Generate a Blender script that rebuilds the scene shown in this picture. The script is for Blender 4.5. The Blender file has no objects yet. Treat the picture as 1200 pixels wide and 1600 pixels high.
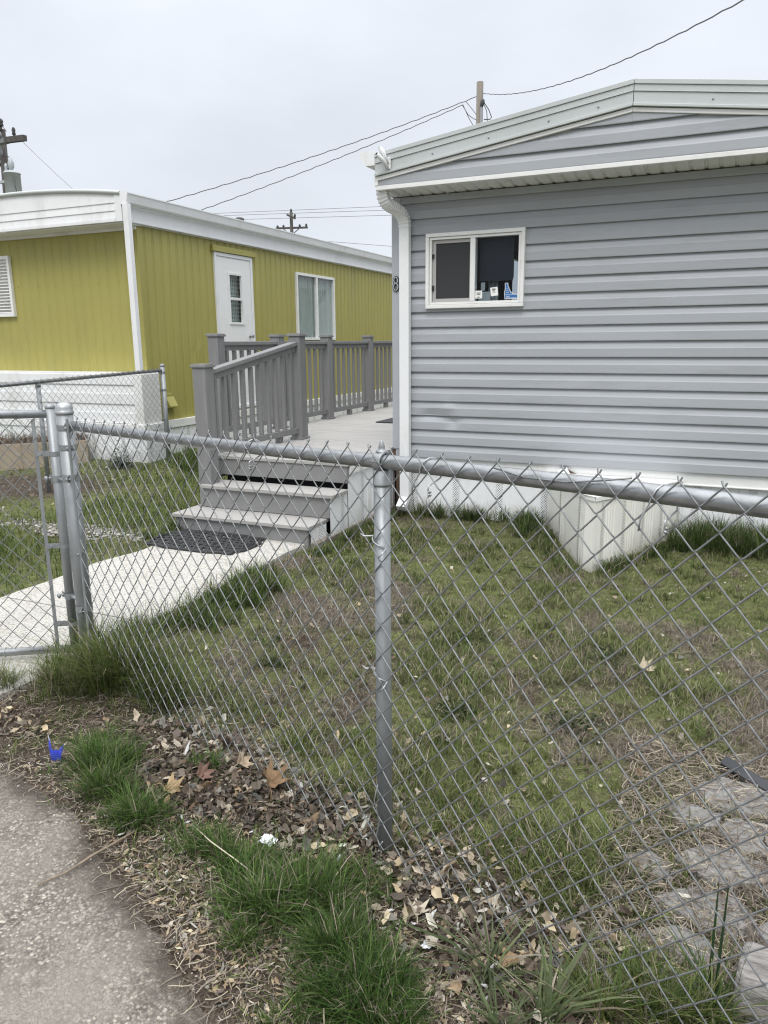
import bpy, bmesh, math, random
import numpy as np
from mathutils import Vector, Matrix

random.seed(7)
rng = np.random.default_rng(11)
SC = bpy.context.scene
COL = SC.collection

# ------------------------------------------------------------------ helpers
def tag(o, label=None, cat=None, group=None, kind=None):
    if label: o['label'] = label
    if cat: o['category'] = cat
    if group: o['group'] = group
    if kind: o['kind'] = kind
    return o

def thing(name, loc, label, cat, group=None):
    o = bpy.data.objects.new(name, None)
    o.empty_display_size = 0.1
    COL.objects.link(o)
    o.location = loc
    return tag(o, label, cat, group)

def world_loc(o):
    v = Vector((0, 0, 0))
    while o is not None:
        v += o.location
        o = o.parent
    return v

class MB:
    """collects shapes in world coordinates, builds one mesh object"""
    def __init__(self):
        self.v, self.f, self.s = [], [], []
    def add(self, verts, faces, smooth=False):
        b = len(self.v)
        self.v.extend([tuple(map(float, p)) for p in verts])
        self.f.extend([tuple(b + i for i in f) for f in faces])
        self.s.extend([smooth] * len(faces))
        return self
    def box(self, x0, x1, y0, y1, z0, z1):
        return self.add([(x0,y0,z0),(x1,y0,z0),(x1,y1,z0),(x0,y1,z0),(x0,y0,z1),(x1,y0,z1),(x1,y1,z1),(x0,y1,z1)],
                        [(0,3,2,1),(4,5,6,7),(0,1,5,4),(1,2,6,5),(2,3,7,6),(3,0,4,7)])
    def obox(self, c, ux, uy, uz):
        c, ux, uy, uz = map(Vector, (c, ux, uy, uz))
        p = [c + sx*ux + sy*uy + sz*uz for sz in (-1,1) for sx, sy in ((-1,-1),(1,-1),(1,1),(-1,1))]
        f = [(0,3,2,1),(4,5,6,7),(0,1,5,4),(1,2,6,5),(2,3,7,6),(3,0,4,7)]
        if ux.cross(uy).dot(uz) < 0: f = [tuple(reversed(q)) for q in f]
        return self.add(p, f)
    def bar(self, a, b, w, h, up=(0,0,1)):
        a, b = Vector(a), Vector(b)
        t = (b - a); L = t.length; t.normalize()
        s = t.cross(Vector(up)).normalized(); u = s.cross(t)
        return self.obox((a+b)/2, t*L/2, s*w/2, u*h/2)
    def tube(self, pts, r, seg=10, cap=True, ref=None):
        pts = [Vector(p) for p in pts]; n = len(pts)
        rs = r if isinstance(r, (list, tuple)) else [r]*n
        vs = []
        prev = None
        for i in range(n):
            t = (pts[min(i+1, n-1)] - pts[max(i-1, 0)]).normalized()
            if prev is None:
                a = Vector(ref) if ref else (Vector((0,0,1)) if abs(t.z) < .9 else Vector((1,0,0)))
                x = t.cross(a).normalized()
            else:
                x = (prev - t*prev.dot(t)).normalized()
            prev = x
            y = t.cross(x)
            for k in range(seg):
                an = 2*math.pi*k/seg
                vs.append(pts[i] + (x*math.cos(an) + y*math.sin(an))*rs[i])
        fs = []
        for i in range(n-1):
            for k in range(seg):
                k2 = (k+1) % seg
                fs.append((i*seg+k, i*seg+k2, (i+1)*seg+k2, (i+1)*seg+k))
        self.add(vs, fs, True)
        if cap:
            b = len(self.v) - n*seg
            self.f.append(tuple(b + k for k in reversed(range(seg)))); self.s.append(False)
            self.f.append(tuple(b + (n-1)*seg + k for k in range(seg))); self.s.append(False)
        return self
    def lathe(self, base, prof, seg=20, axis=(0,0,1)):
        base, ax = Vector(base), Vector(axis).normalized()
        x = ax.orthogonal().normalized(); y = ax.cross(x)
        vs = []
        for r, z in prof:
            for k in range(seg):
                an = 2*math.pi*k/seg
                vs.append(base + ax*z + (x*math.cos(an)+y*math.sin(an))*r)
        n = len(prof); fs = []
        for i in range(n-1):
            for k in range(seg):
                k2 = (k+1) % seg
                fs.append((i*seg+k, i*seg+k2, (i+1)*seg+k2, (i+1)*seg+k))
        self.add(vs, fs, True)
        b = len(self.v) - n*seg
        self.f.append(tuple(b+k for k in reversed(range(seg)))); self.s.append(False)
        self.f.append(tuple(b+(n-1)*seg+k for k in range(seg))); self.s.append(False)
        return self
    def prism(self, poly, ext):
        """poly: list of 3-D points (planar), extruded by vector ext"""
        e = Vector(ext); p = [Vector(q) for q in poly]; n = len(p)
        nrm = Vector((0,0,0))
        for i in range(n): nrm += p[i].cross(p[(i+1) % n])
        order = list(range(n))
        if nrm.dot(e) > 0: order.reverse()
        q = [p[i] for i in order]
        vs = q + [a + e for a in q]
        fs = [tuple(range(n)), tuple(reversed(range(n, 2*n)))]
        for i in range(n):
            j = (i+1) % n
            fs.append((i, i+n, j+n, j))
        return self.add(vs, fs)
    def grid(self, P, keep=None):
        """P[i][j] 3-D points"""
        ni, nj = len(P), len(P[0])
        vs = [p for row in P for p in row]
        fs = []
        for i in range(ni-1):
            for j in range(nj-1):
                if keep is None or keep(i, j):
                    fs.append((i*nj+j, (i+1)*nj+j, (i+1)*nj+j+1, i*nj+j+1))
        return self.add(vs, fs)
    def build(self, name, mat, parent=None, bevel=0.0, kind=None, label=None):
        off = world_loc(parent) if parent else Vector((0,0,0))
        me = bpy.data.meshes.new(name)
        me.from_pydata([(p[0]-off.x, p[1]-off.y, p[2]-off.z) for p in self.v], [], self.f)
        me.polygons.foreach_set('use_smooth', self.s)
        me.update()
        o = bpy.data.objects.new(name, me)
        COL.objects.link(o)
        if mat: me.materials.append(mat)
        if parent: o.parent = parent
        if bevel:
            m = o.modifiers.new('bevel', 'BEVEL'); m.width = bevel; m.segments = 2; m.limit_method = 'ANGLE'
        if kind: o['kind'] = kind
        if label: o['label'] = label
        return o

def fast_mesh(name, verts, faces_flat, face_sizes, mat, colors=None, parent=None, smooth=False):
    """large meshes straight from numpy arrays"""
    off = np.array(world_loc(parent)) if parent else np.zeros(3)
    me = bpy.data.meshes.new(name)
    V = (np.asarray(verts, dtype=np.float64) - off).astype(np.float32)
    me.vertices.add(len(V)); me.vertices.foreach_set('co', V.ravel())
    L = np.asarray(faces_flat, dtype=np.int32); S = np.asarray(face_sizes, dtype=np.int32)
    me.loops.add(len(L)); me.loops.foreach_set('vertex_index', L)
    me.polygons.add(len(S))
    st = np.concatenate([[0], np.cumsum(S)[:-1]]).astype(np.int32)
    me.polygons.foreach_set('loop_start', st)
    if smooth: me.polygons.foreach_set('use_smooth', np.ones(len(S), dtype=bool))
    me.update(calc_edges=True)
    if colors is not None:
        a = me.attributes.new('Col', 'FLOAT_COLOR', 'POINT')
        c = np.ones((len(V), 4), dtype=np.float32); c[:, :3] = colors
        a.data.foreach_set('color', c.ravel())
    me.materials.append(mat)
    o = bpy.data.objects.new(name, me); COL.objects.link(o)
    if parent: o.parent = parent
    return o

# value noise for patch layout
_NT = rng.random((256, 256))
def vnoise(x, y):
    x = np.asarray(x, float); y = np.asarray(y, float)
    xi = np.floor(x).astype(int); yi = np.floor(y).astype(int)
    fx = x - xi; fy = y - yi
    fx = fx*fx*(3-2*fx); fy = fy*fy*(3-2*fy)
    g = lambda a, b: _NT[a % 256, b % 256]
    return (g(xi,yi)*(1-fx)+g(xi+1,yi)*fx)*(1-fy) + (g(xi,yi+1)*(1-fx)+g(xi+1,yi+1)*fx)*fy
def fbm(x, y, s=1.0, o=4):
    t = 0; a = .5; n = 0
    for k in range(o):
        t = t + a*vnoise(np.asarray(x)*s*2**k + 17.3*k, np.asarray(y)*s*2**k + 5.7*k); n += a; a *= .5
    return t/n
def sstep(a, b, x):
    t = np.clip((np.asarray(x, float)-a)/(b-a), 0, 1); return t*t*(3-2*t)

# ------------------------------------------------------------------ materials
def new_mat(name):
    m = bpy.data.materials.new(name); m.use_nodes = True
    nt = m.node_tree
    return m, nt, nt.nodes['Principled BSDF']

def mat(name, col, rough=.6, metal=0.0, var=.12, scale=6.0, bump=0.0, bscale=60.0, stretch=(1,1,1), spec=.5, tint=None, rvar=0.0, detail=6, dirt=None, dirt_amt=.0, dirt_scale=2.0):
    m, nt, bs = new_mat(name)
    N = nt.nodes.new; Lk = nt.links.new
    tc = N('ShaderNodeTexCoord'); mp = N('ShaderNodeMapping'); mp.inputs['Scale'].default_value = stretch
    Lk(tc.outputs['Object'], mp.inputs['Vector'])
    nz = N('ShaderNodeTexNoise'); nz.inputs['Scale'].default_value = scale; nz.inputs['Detail'].default_value = detail; nz.inputs['Roughness'].default_value = .65
    Lk(mp.outputs[0], nz.inputs['Vector'])
    rp = N('ShaderNodeValToRGB')
    c2 = tint if tint else col
    rp.color_ramp.elements[0].position = .25; rp.color_ramp.elements[1].position = .75
    rp.color_ramp.elements[0].color = (*[max(0, c*(1-var)) for c in c2], 1)
    rp.color_ramp.elements[1].color = (*[min(1, c*(1+var)) for c in col], 1)
    Lk(nz.outputs['Fac'], rp.inputs['Fac'])
    out = rp.outputs['Color']
    if dirt:
        nd = N('ShaderNodeTexNoise'); nd.inputs['Scale'].default_value = dirt_scale; nd.inputs['Detail'].default_value = 8; nd.inputs['Roughness'].default_value = .7
        Lk(mp.outputs[0], nd.inputs['Vector'])
        rd = N('ShaderNodeValToRGB'); rd.color_ramp.elements[0].position = .52; rd.color_ramp.elements[1].position = .75
        rd.color_ramp.elements[0].color = (0,0,0,1); rd.color_ramp.elements[1].color = (dirt_amt,)*3 + (1,)
        Lk(nd.outputs['Fac'], rd.inputs['Fac'])
        mx = N('ShaderNodeMix'); mx.data_type = 'RGBA'
        Lk(rd.outputs['Color'], mx.inputs['Factor']); Lk(out, mx.inputs['A']); mx.inputs['B'].default_value = (*dirt, 1)
        out = mx.outputs['Result']
    Lk(out, bs.inputs['Base Color'])
    bs.inputs['Roughness'].default_value = rough; bs.inputs['Metallic'].default_value = metal
    bs.inputs['Specular IOR Level'].default_value = spec
    if rvar:
        mr = N('ShaderNodeMapRange'); mr.inputs['To Min'].default_value = rough - rvar; mr.inputs['To Max'].default_value = rough + rvar
        Lk(nz.outputs['Fac'], mr.inputs['Value']); Lk(mr.outputs[0], bs.inputs['Roughness'])
    if bump:
        nb = N('ShaderNodeTexNoise'); nb.inputs['Scale'].default_value = bscale; nb.inputs['Detail'].default_value = 4
        Lk(mp.outputs[0], nb.inputs['Vector'])
        bp = N('ShaderNodeBump'); bp.inputs['Strength'].default_value = bump; bp.inputs['Distance'].default_value = .01
        Lk(nb.outputs['Fac'], bp.inputs['Height']); Lk(bp.outputs[0], bs.inputs['Normal'])
    return m

def attr_mat(name, rough=.7, transl=.25, var=.15, vscale=90, spec=.25):
    m, nt, bs = new_mat(name)
    N = nt.nodes.new; Lk = nt.links.new
    a = N('ShaderNodeAttribute'); a.attribute_name = 'Col'
    tc = N('ShaderNodeTexCoord'); nz = N('ShaderNodeTexNoise'); nz.inputs['Scale'].default_value = vscale; nz.inputs['Detail'].default_value = 2
    Lk(tc.outputs['Object'], nz.inputs['Vector'])
    mr = N('ShaderNodeMapRange'); mr.inputs['To Min'].default_value = 1-var; mr.inputs['To Max'].default_value = 1+var
    Lk(nz.outputs['Fac'], mr.inputs['Value'])
    mx = N('ShaderNodeMix'); mx.data_type = 'RGBA'; mx.blend_type = 'MULTIPLY'; mx.inputs['Factor'].default_value = 1
    Lk(a.outputs['Color'], mx.inputs['A']); Lk(mr.outputs[0], mx.inputs['B'])
    Lk(mx.outputs['Result'], bs.inputs['Base Color'])
    bs.inputs['Roughness'].default_value = rough; bs.inputs['Specular IOR Level'].default_value = spec
    if transl:
        tr = N('ShaderNodeBsdfTranslucent'); Lk(mx.outputs['Result'], tr.inputs['Color'])
        ms = N('ShaderNodeMixShader'); ms.inputs['Fac'].default_value = transl
        Lk(bs.outputs[0], ms.inputs[1]); Lk(tr.outputs[0], ms.inputs[2])
        Lk(ms.outputs[0], nt.nodes['Material Output'].inputs['Surface'])
    return m

def glass_mat(name, tint=(.88,.92,.92), kf=.95, k0=.05):
    m, nt, bs = new_mat(name)
    N = nt.nodes.new; Lk = nt.links.new
    nt.nodes.remove(bs)
    lw = N('ShaderNodeLayerWeight'); lw.inputs['Blend'].default_value = .5
    fr = N('ShaderNodeMath'); fr.operation = 'POWER'; fr.inputs[1].default_value = 4.2; Lk(lw.outputs['Facing'], fr.inputs[0])
    t = N('ShaderNodeBsdfTransparent'); t.inputs['Color'].default_value = (*tint, 1)
    g = N('ShaderNodeBsdfGlossy'); g.inputs['Roughness'].default_value = .02
    tc = N('ShaderNodeTexCoord'); nz = N('ShaderNodeTexNoise'); nz.inputs['Scale'].default_value = 2.5; nz.inputs['Detail'].default_value = 1
    Lk(tc.outputs['Object'], nz.inputs['Vector'])
    bp = N('ShaderNodeBump'); bp.inputs['Strength'].default_value = .12; bp.inputs['Distance'].default_value = .02
    Lk(nz.outputs['Fac'], bp.inputs['Height']); Lk(bp.outputs[0], g.inputs['Normal'])
    mt = N('ShaderNodeMath'); mt.operation = 'MULTIPLY_ADD'; mt.inputs[1].default_value = kf; mt.inputs[2].default_value = k0
    Lk(fr.outputs[0], mt.inputs[0])
    ms = N('ShaderNodeMixShader'); Lk(mt.outputs[0], ms.inputs['Fac'])
    Lk(t.outputs[0], ms.inputs[1]); Lk(g.outputs[0], ms.inputs[2])
    Lk(ms.outputs[0], nt.nodes['Material Output'].inputs['Surface'])
    return m

M = {}
M['grey_siding'] = mat('grey_vinyl', (.355,.370,.392), .5, var=.035, scale=3, stretch=(.6,1,4), bump=.05, bscale=25, dirt=(.25,.26,.265), dirt_amt=.5, dirt_scale=2.5)
M['grey_trim'] = mat('grey_trim_vinyl', (.37,.385,.41), .5, var=.04, scale=4)
M['white_trim'] = mat('white_trim', (.78,.78,.765), .5, var=.05, scale=7, dirt=(.42,.40,.36), dirt_amt=.45, dirt_scale=3.5)
M['white_metal'] = mat('white_metal', (.77,.775,.78), .45, var=.04, scale=5, dirt=(.38,.36,.32), dirt_amt=.5, dirt_scale=2.5, stretch=(1,1,.35))
M['roof_edge'] = mat('galvalume_roof', (.50,.525,.52), .45, var=.05, scale=4, metal=.15, bump=.08, bscale=90, dirt=(.34,.35,.33), dirt_amt=.4)
M['roof_top'] = mat('roof_coating', (.72,.72,.72), .6, var=.1, scale=3)
M['skirt'] = mat('white_skirting', (.80,.81,.82), .45, var=.03, scale=3, dirt=(.5,.48,.43), dirt_amt=.3, dirt_scale=3)
M['cream_skirt'] = mat('cream_skirting', (.80,.79,.735), .45, var=.04, scale=3, dirt=(.58,.54,.45), dirt_amt=.4, dirt_scale=2.2, stretch=(1,1,.3))
M['yellow'] = mat('yellow_green_metal', (.355,.322,.090), .5, var=.06, scale=1.6, stretch=(1,1,.3), bump=.15, bscale=7, dirt=(.27,.25,.085), dirt_amt=.6, dirt_scale=3)
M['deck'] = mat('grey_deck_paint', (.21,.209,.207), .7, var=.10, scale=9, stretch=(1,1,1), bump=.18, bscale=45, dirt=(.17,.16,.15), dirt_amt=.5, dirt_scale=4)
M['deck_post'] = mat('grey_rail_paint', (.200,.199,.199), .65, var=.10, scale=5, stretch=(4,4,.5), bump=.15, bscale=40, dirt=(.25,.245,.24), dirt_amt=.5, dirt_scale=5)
M['board'] = mat('lit_deck_boards', (.36,.35,.335), .75, var=.14, scale=6, stretch=(.5,6,1), bump=.15, bscale=40, dirt=(.28,.26,.24), dirt_amt=.6, dirt_scale=2)  # paler than the deck paint: light on level tops put into the colour
M['dark'] = mat('hollow_shade', (.012,.012,.013), .9, var=.2)  # near-black colour standing in for shade inside hollows
M['room'] = mat('dim_room', (.10,.09,.085), .9, var=.2, scale=2)
M['black_rubber'] = mat('black_rubber', (.022,.022,.024), .6, var=.3, scale=30, bump=.2, bscale=80)
M['black_plastic'] = mat('black_plastic', (.018,.020,.026), .45, var=.25, scale=12)
M['galv'] = mat('galvanised_steel', (.30,.315,.325), .48, metal=.55, var=.22, scale=14, stretch=(1,1,.35), bump=.06, bscale=160, rvar=.1, dirt=(.17,.175,.18), dirt_amt=.5, dirt_scale=9)
M['galv_rail'] = mat('galvanised_rail', (.31,.32,.33), .36, metal=.75, var=.25, scale=30, bump=.07, bscale=120, rvar=.12, dirt=(.26,.25,.24), dirt_amt=.6, dirt_scale=22)
M['wire'] = mat('galvanised_wire', (.215,.225,.232), .5, metal=.5, var=.25, scale=25)
M['bright_wire'] = mat('aluminium_wire', (.40,.41,.42), .35, metal=.6, var=.08, scale=25)
M['wood_pole'] = mat('weathered_pole', (.20,.175,.15), .9, var=.3, scale=5, stretch=(4,4,.25), bump=.4, bscale=30)
M['wood_dark'] = mat('dark_pole', (.085,.078,.072), .9, var=.35, scale=6, stretch=(4,4,.3), bump=.3, bscale=30)
M['cable'] = mat('cable_black', (.055,.055,.058), .7, var=.2)
M['cable_grey'] = mat('cable_grey', (.20,.21,.22), .6, var=.1)
M['transformer'] = mat('transformer_grey', (.40,.43,.45), .5, var=.06, scale=4)
M['tan'] = mat('tan_planter', (.36,.30,.225), .7, var=.14, scale=4, bump=.1, dirt=(.2,.16,.12), dirt_amt=.5)
M['screen_frame'] = mat('screen_frame_grey', (.42,.41,.40), .5, var=.05)
M['screen'] = mat('insect_screen', (.030,.031,.034), .7, var=.15, scale=200)
M['glass'] = glass_mat('window_glass')
M['dim_glass'] = glass_mat('dim_reflection_glass', (.66,.71,.76), .8, .016)  # reflectance cut to stand for dark surroundings that are not built
M['curtain'] = mat('curtain_fabric', (.44,.48,.45), .9, var=.08, scale=4)
M['paper'] = mat('white_sticker', (.82,.82,.80), .6, var=.03)
M['ink'] = mat('grey_ink', (.16,.17,.18), .7, var=.05)
M['blue'] = mat('blue_sticker', (.035,.15,.40), .4, var=.06)
M['blue_plastic'] = mat('blue_plastic', (.045,.07,.50), .35, var=.15, scale=30)
M['white_plastic'] = mat('white_plastic', (.82,.84,.88), .4, var=.05)
M['black_metal'] = mat('black_metal', (.012,.012,.012), .4, var=.1)
M['door'] = mat('white_door', (.80,.80,.79), .5, var=.04, scale=25, bump=.35, bscale=120)
M['brown_gap'] = mat('bare_wood', (.10,.065,.045), .9, var=.3, scale=20)
M['stone'] = mat('flagstone', (.235,.23,.22), .95, var=.35, scale=45, bump=.9, bscale=110, dirt=(.12,.10,.08), dirt_amt=.8, dirt_scale=9)
M['log'] = mat('grey_log', (.30,.285,.27), .9, var=.4, scale=7, stretch=(1,14,14), bump=.8, bscale=9, tint=(.16,.145,.13))
M['twig'] = mat('twig', (.22,.175,.125), .85, var=.3, scale=30)
M['grass'] = attr_mat('grass_blades', transl=.3)
M['leafmat'] = attr_mat('dead_leaves', .8, transl=.12, var=.3, vscale=60, spec=.2)
M['weedmat'] = attr_mat('weed_leaves', .7, transl=.2)

# concrete path
def path_mat():
    m = mat('pale_concrete', (.49,.475,.44), .9, var=.09, scale=3.5, bump=.5, bscale=170, dirt=(.34,.31,.26), dirt_amt=.55, dirt_scale=2.4)
    nt = m.node_tree; bs = nt.nodes['Principled BSDF']; N = nt.nodes.new; Lk = nt.links.new
    src = bs.inputs['Base Color'].links[0].from_socket
    tc = N('ShaderNodeTexCoord'); vo = N('ShaderNodeTexNoise'); vo.inputs['Scale'].default_value = 75; vo.inputs['Detail'].default_value = 3
    Lk(tc.outputs['Object'], vo.inputs['Vector'])
    rp = N('ShaderNodeValToRGB'); rp.color_ramp.elements[0].position = .36; rp.color_ramp.elements[0].color = (.42,.38,.32,1); rp.color_ramp.elements[1].position = .50; rp.color_ramp.elements[1].color = (1,1,1,1)
    Lk(vo.outputs['Fac'], rp.inputs['Fac'])
    mx = N('ShaderNodeMix'); mx.data_type = 'RGBA'; mx.blend_type = 'MULTIPLY'; mx.inputs['Factor'].default_value = .8
    Lk(src, mx.inputs['A']); Lk(rp.outputs[0], mx.inputs['B']); Lk(mx.outputs['Result'], bs.inputs['Base Color'])
    return m
M['path'] = path_mat()

def road_mat():
    m, nt, bs = new_mat('worn_asphalt'); N = nt.nodes.new; Lk = nt.links.new
    tc = N('ShaderNodeTexCoord')
    vo = N('ShaderNodeTexVoronoi'); vo.inputs['Scale'].default_value = 125; vo.inputs['Randomness'].default_value = 1
    wn = N('ShaderNodeTexNoise'); wn.inputs['Scale'].default_value = 40; wn.inputs['Detail'].default_value = 2
    Lk(tc.outputs['Object'], wn.inputs['Vector'])
    mv = N('ShaderNodeMix'); mv.data_type = 'VECTOR'; mv.inputs['Factor'].default_value = .012
    Lk(tc.outputs['Object'], mv.inputs['A']); Lk(wn.outputs['Color'], mv.inputs['B']); Lk(mv.outputs['Result'], vo.inputs['Vector'])
    # pebble colour by cell
    sp = N('ShaderNodeSeparateColor'); Lk(vo.outputs['Color'], sp.inputs[0])
    rc = N('ShaderNodeValToRGB'); e = rc.color_ramp.elements
    e[0].position = 0; e[0].color = (.145,.132,.115,1); e[1].position = 1; e[1].color = (.56,.52,.44,1)
    for p, c in ((.35,(.205,.188,.165,1)),(.70,(.30,.275,.240,1)),(.88,(.45,.415,.36,1))):
        q = e.new(p); q.color = c
    Lk(sp.outputs[0], rc.inputs['Fac'])
    # dark binder between pebbles
    rb = N('ShaderNodeValToRGB'); rb.color_ramp.elements[0].position = .30; rb.color_ramp.elements[0].color = (1,1,1,1); rb.color_ramp.elements[1].position = .62; rb.color_ramp.elements[1].color = (.56,.54,.53,1)
    Lk(vo.outputs['Distance'], rb.inputs['Fac'])
    mb = N('ShaderNodeMix'); mb.data_type = 'RGBA'; mb.blend_type = 'MULTIPLY'; mb.inputs['Factor'].default_value = 1
    Lk(rc.outputs[0], mb.inputs['A']); Lk(rb.outputs[0], mb.inputs['B'])
    # fine grit
    fn = N('ShaderNodeTexNoise'); fn.inputs['Scale'].default_value = 420; fn.inputs['Detail'].default_value = 3
    Lk(tc.outputs['Object'], fn.inputs['Vector'])
    fr = N('ShaderNodeValToRGB'); fr.color_ramp.elements[0].position = .32; fr.color_ramp.elements[0].color = (.12,.105,.088,1); fr.color_ramp.elements[1].position = .72; fr.color_ramp.elements[1].color = (.40,.365,.325,1)
    Lk(fn.outputs['Fac'], fr.inputs['Fac'])
    big = N('ShaderNodeTexNoise'); big.inputs['Scale'].default_value = 3.2; big.inputs['Detail'].default_value = 6; big.inputs['Roughness'].default_value = .7
    Lk(tc.outputs['Object'], big.inputs['Vector'])
    bq = N('ShaderNodeValToRGB'); bq.color_ramp.elements[0].position = .42; bq.color_ramp.elements[1].position = .66; 
    Lk(big.outputs['Fac'], bq.inputs['Fac'])
    m1 = N('ShaderNodeMix'); m1.data_type = 'RGBA'
    Lk(bq.outputs['Color'], m1.inputs['Factor']); Lk(mb.outputs['Result'], m1.inputs['A']); Lk(fr.outputs['Color'], m1.inputs['B'])
    # dirt washed on from the verge
    at = N('ShaderNodeAttribute'); at.attribute_name = 'Col'
    sp2 = N('ShaderNodeSeparateColor'); Lk(at.outputs['Color'], sp2.inputs[0])
    dn = N('ShaderNodeTexNoise'); dn.inputs['Scale'].default_value = 16; dn.inputs['Detail'].default_value = 6; dn.inputs['Roughness'].default_value = .75
    Lk(tc.outputs['Object'], dn.inputs['Vector'])
    ad = N('ShaderNodeMath'); ad.operation = 'ADD'; Lk(sp2.outputs[0], ad.inputs[0]); Lk(dn.outputs['Fac'], ad.inputs[1])
    rd = N('ShaderNodeMapRange'); rd.inputs['From Min'].default_value = .82; rd.inputs['From Max'].default_value = 1.22
    Lk(ad.outputs[0], rd.inputs['Value'])
    dc = N('ShaderNodeValToRGB'); dc.color_ramp.elements[0].position = .3; dc.color_ramp.elements[0].color = (.045,.036,.030,1); dc.color_ramp.elements[1].position = .75; dc.color_ramp.elements[1].color = (.140,.118,.098,1)
    Lk(fn.outputs['Fac'], dc.inputs['Fac'])
    m2 = N('ShaderNodeMix'); m2.data_type = 'RGBA'
    Lk(rd.outputs[0], m2.inputs['Factor']); Lk(m1.outputs['Result'], m2.inputs['A']); Lk(dc.outputs['Color'], m2.inputs['B'])
    Lk(m2.outputs['Result'], bs.inputs['Base Color'])
    bs.inputs['Roughness'].default_value = .92; bs.inputs['Specular IOR Level'].default_value = .25
    ih = N('ShaderNodeMath'); ih.operation = 'MULTIPLY_ADD'; ih.inputs[1].default_value = -.8
    Lk(vo.outputs['Distance'], ih.inputs[0]); Lk(fn.outputs['Fac'], ih.inputs[2])
    bp = N('ShaderNodeBump'); bp.inputs['Strength'].default_value = .6; bp.inputs['Distance'].default_value = .006
    Lk(ih.outputs[0], bp.inputs['Height']); Lk(bp.outputs[0], bs.inputs['Normal'])
    return m
M['road'] = road_mat()

def ground_mat():
    """soil + moss; the vertex colour holds which cover grows where (r moss, g dry thatch, b bare dark soil)"""
    m, nt, bs = new_mat('yard_soil'); N = nt.nodes.new; Lk = nt.links.new
    tc = N('ShaderNodeTexCoord'); at = N('ShaderNodeAttribute'); at.attribute_name = 'Col'
    sp = N('ShaderNodeSeparateColor'); Lk(at.outputs['Color'], sp.inputs[0])
    def noise(s, d=5, r=.65):
        n = N('ShaderNodeTexNoise'); n.inputs['Scale'].default_value = s; n.inputs['Detail'].default_value = d; n.inputs['Roughness'].default_value = r
        Lk(tc.outputs['Object'], n.inputs['Vector']); return n
    def ramp(src, *els):
        r = N('ShaderNodeValToRGB'); e = r.color_ramp.elements
        e[0].position, e[0].color = els[0][0], (*els[0][1], 1); e[1].position, e[1].color = els[-1][0], (*els[-1][1], 1)
        for p, c in els[1:-1]:
            q = e.new(p); q.color = (*c, 1)
        Lk(src, r.inputs['Fac']); return r
    f1, f2, f3 = noise(130, 4), noise(28, 5), noise(300, 3)
    soil = ramp(f1.outputs['Fac'], (.3,(.030,.023,.018)), (.5,(.085,.066,.050)), (.7,(.17,.14,.11)))
    moss = ramp(f3.outputs['Fac'], (.3,(.030,.037,.014)), (.5,(.115,.130,.046)), (.7,(.26,.27,.125)))
    thatch = ramp(f1.outputs['Fac'], (.3,(.055,.045,.036)), (.5,(.15,.128,.10)), (.7,(.30,.265,.22)))
    def blend(a, b, fac, lo, hi, n):
        ad = N('ShaderNodeMath'); ad.operation = 'ADD'; Lk(fac, ad.inputs[0]); Lk(n.outputs['Fac'], ad.inputs[1])
        mr = N('ShaderNodeMapRange'); mr.inputs['From Min'].default_value = lo; mr.inputs['From Max'].default_value = hi; Lk(ad.outputs[0], mr.inputs['Value'])
        mx = N('ShaderNodeMix'); mx.data_type = 'RGBA'; Lk(mr.outputs[0], mx.inputs['Factor']); Lk(a, mx.inputs['A']); Lk(b, mx.inputs['B'])
        return mx.outputs['Result']
    c = blend(soil.outputs[0], moss.outputs[0], sp.outputs[0], .75, 1.15, f2)
    c = blend(c, thatch.outputs[0], sp.outputs[1], .85, 1.2, f2)
    c = blend(c, soil.outputs[0], sp.outputs[2], .85, 1.15, f2)
    mid = noise(17, 6, .7); mq = N('ShaderNodeMapRange'); mq.inputs['From Min'].default_value = .35; mq.inputs['From Max'].default_value = .65; mq.inputs['To Min'].default_value = .55; mq.inputs['To Max'].default_value = 1.35
    Lk(mid.outputs['Fac'], mq.inputs['Value'])
    mm = N('ShaderNodeMix'); mm.data_type = 'RGBA'; mm.blend_type = 'MULTIPLY'; mm.inputs['Factor'].default_value = 1; Lk(c, mm.inputs['A']); Lk(mq.outputs[0], mm.inputs['B']); c = mm.outputs['Result']
    Lk(c, bs.inputs['Base Color']); bs.inputs['Roughness'].default_value = .95; bs.inputs['Specular IOR Level'].default_value = .15
    bp = N('ShaderNodeBump'); bp.inputs['Strength'].default_value = .9; bp.inputs['Distance'].default_value = .015
    Lk(f1.outputs['Fac'], bp.inputs['Height']); Lk(bp.outputs[0], bs.inputs['Normal'])
    return m
M['ground'] = ground_mat()

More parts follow.
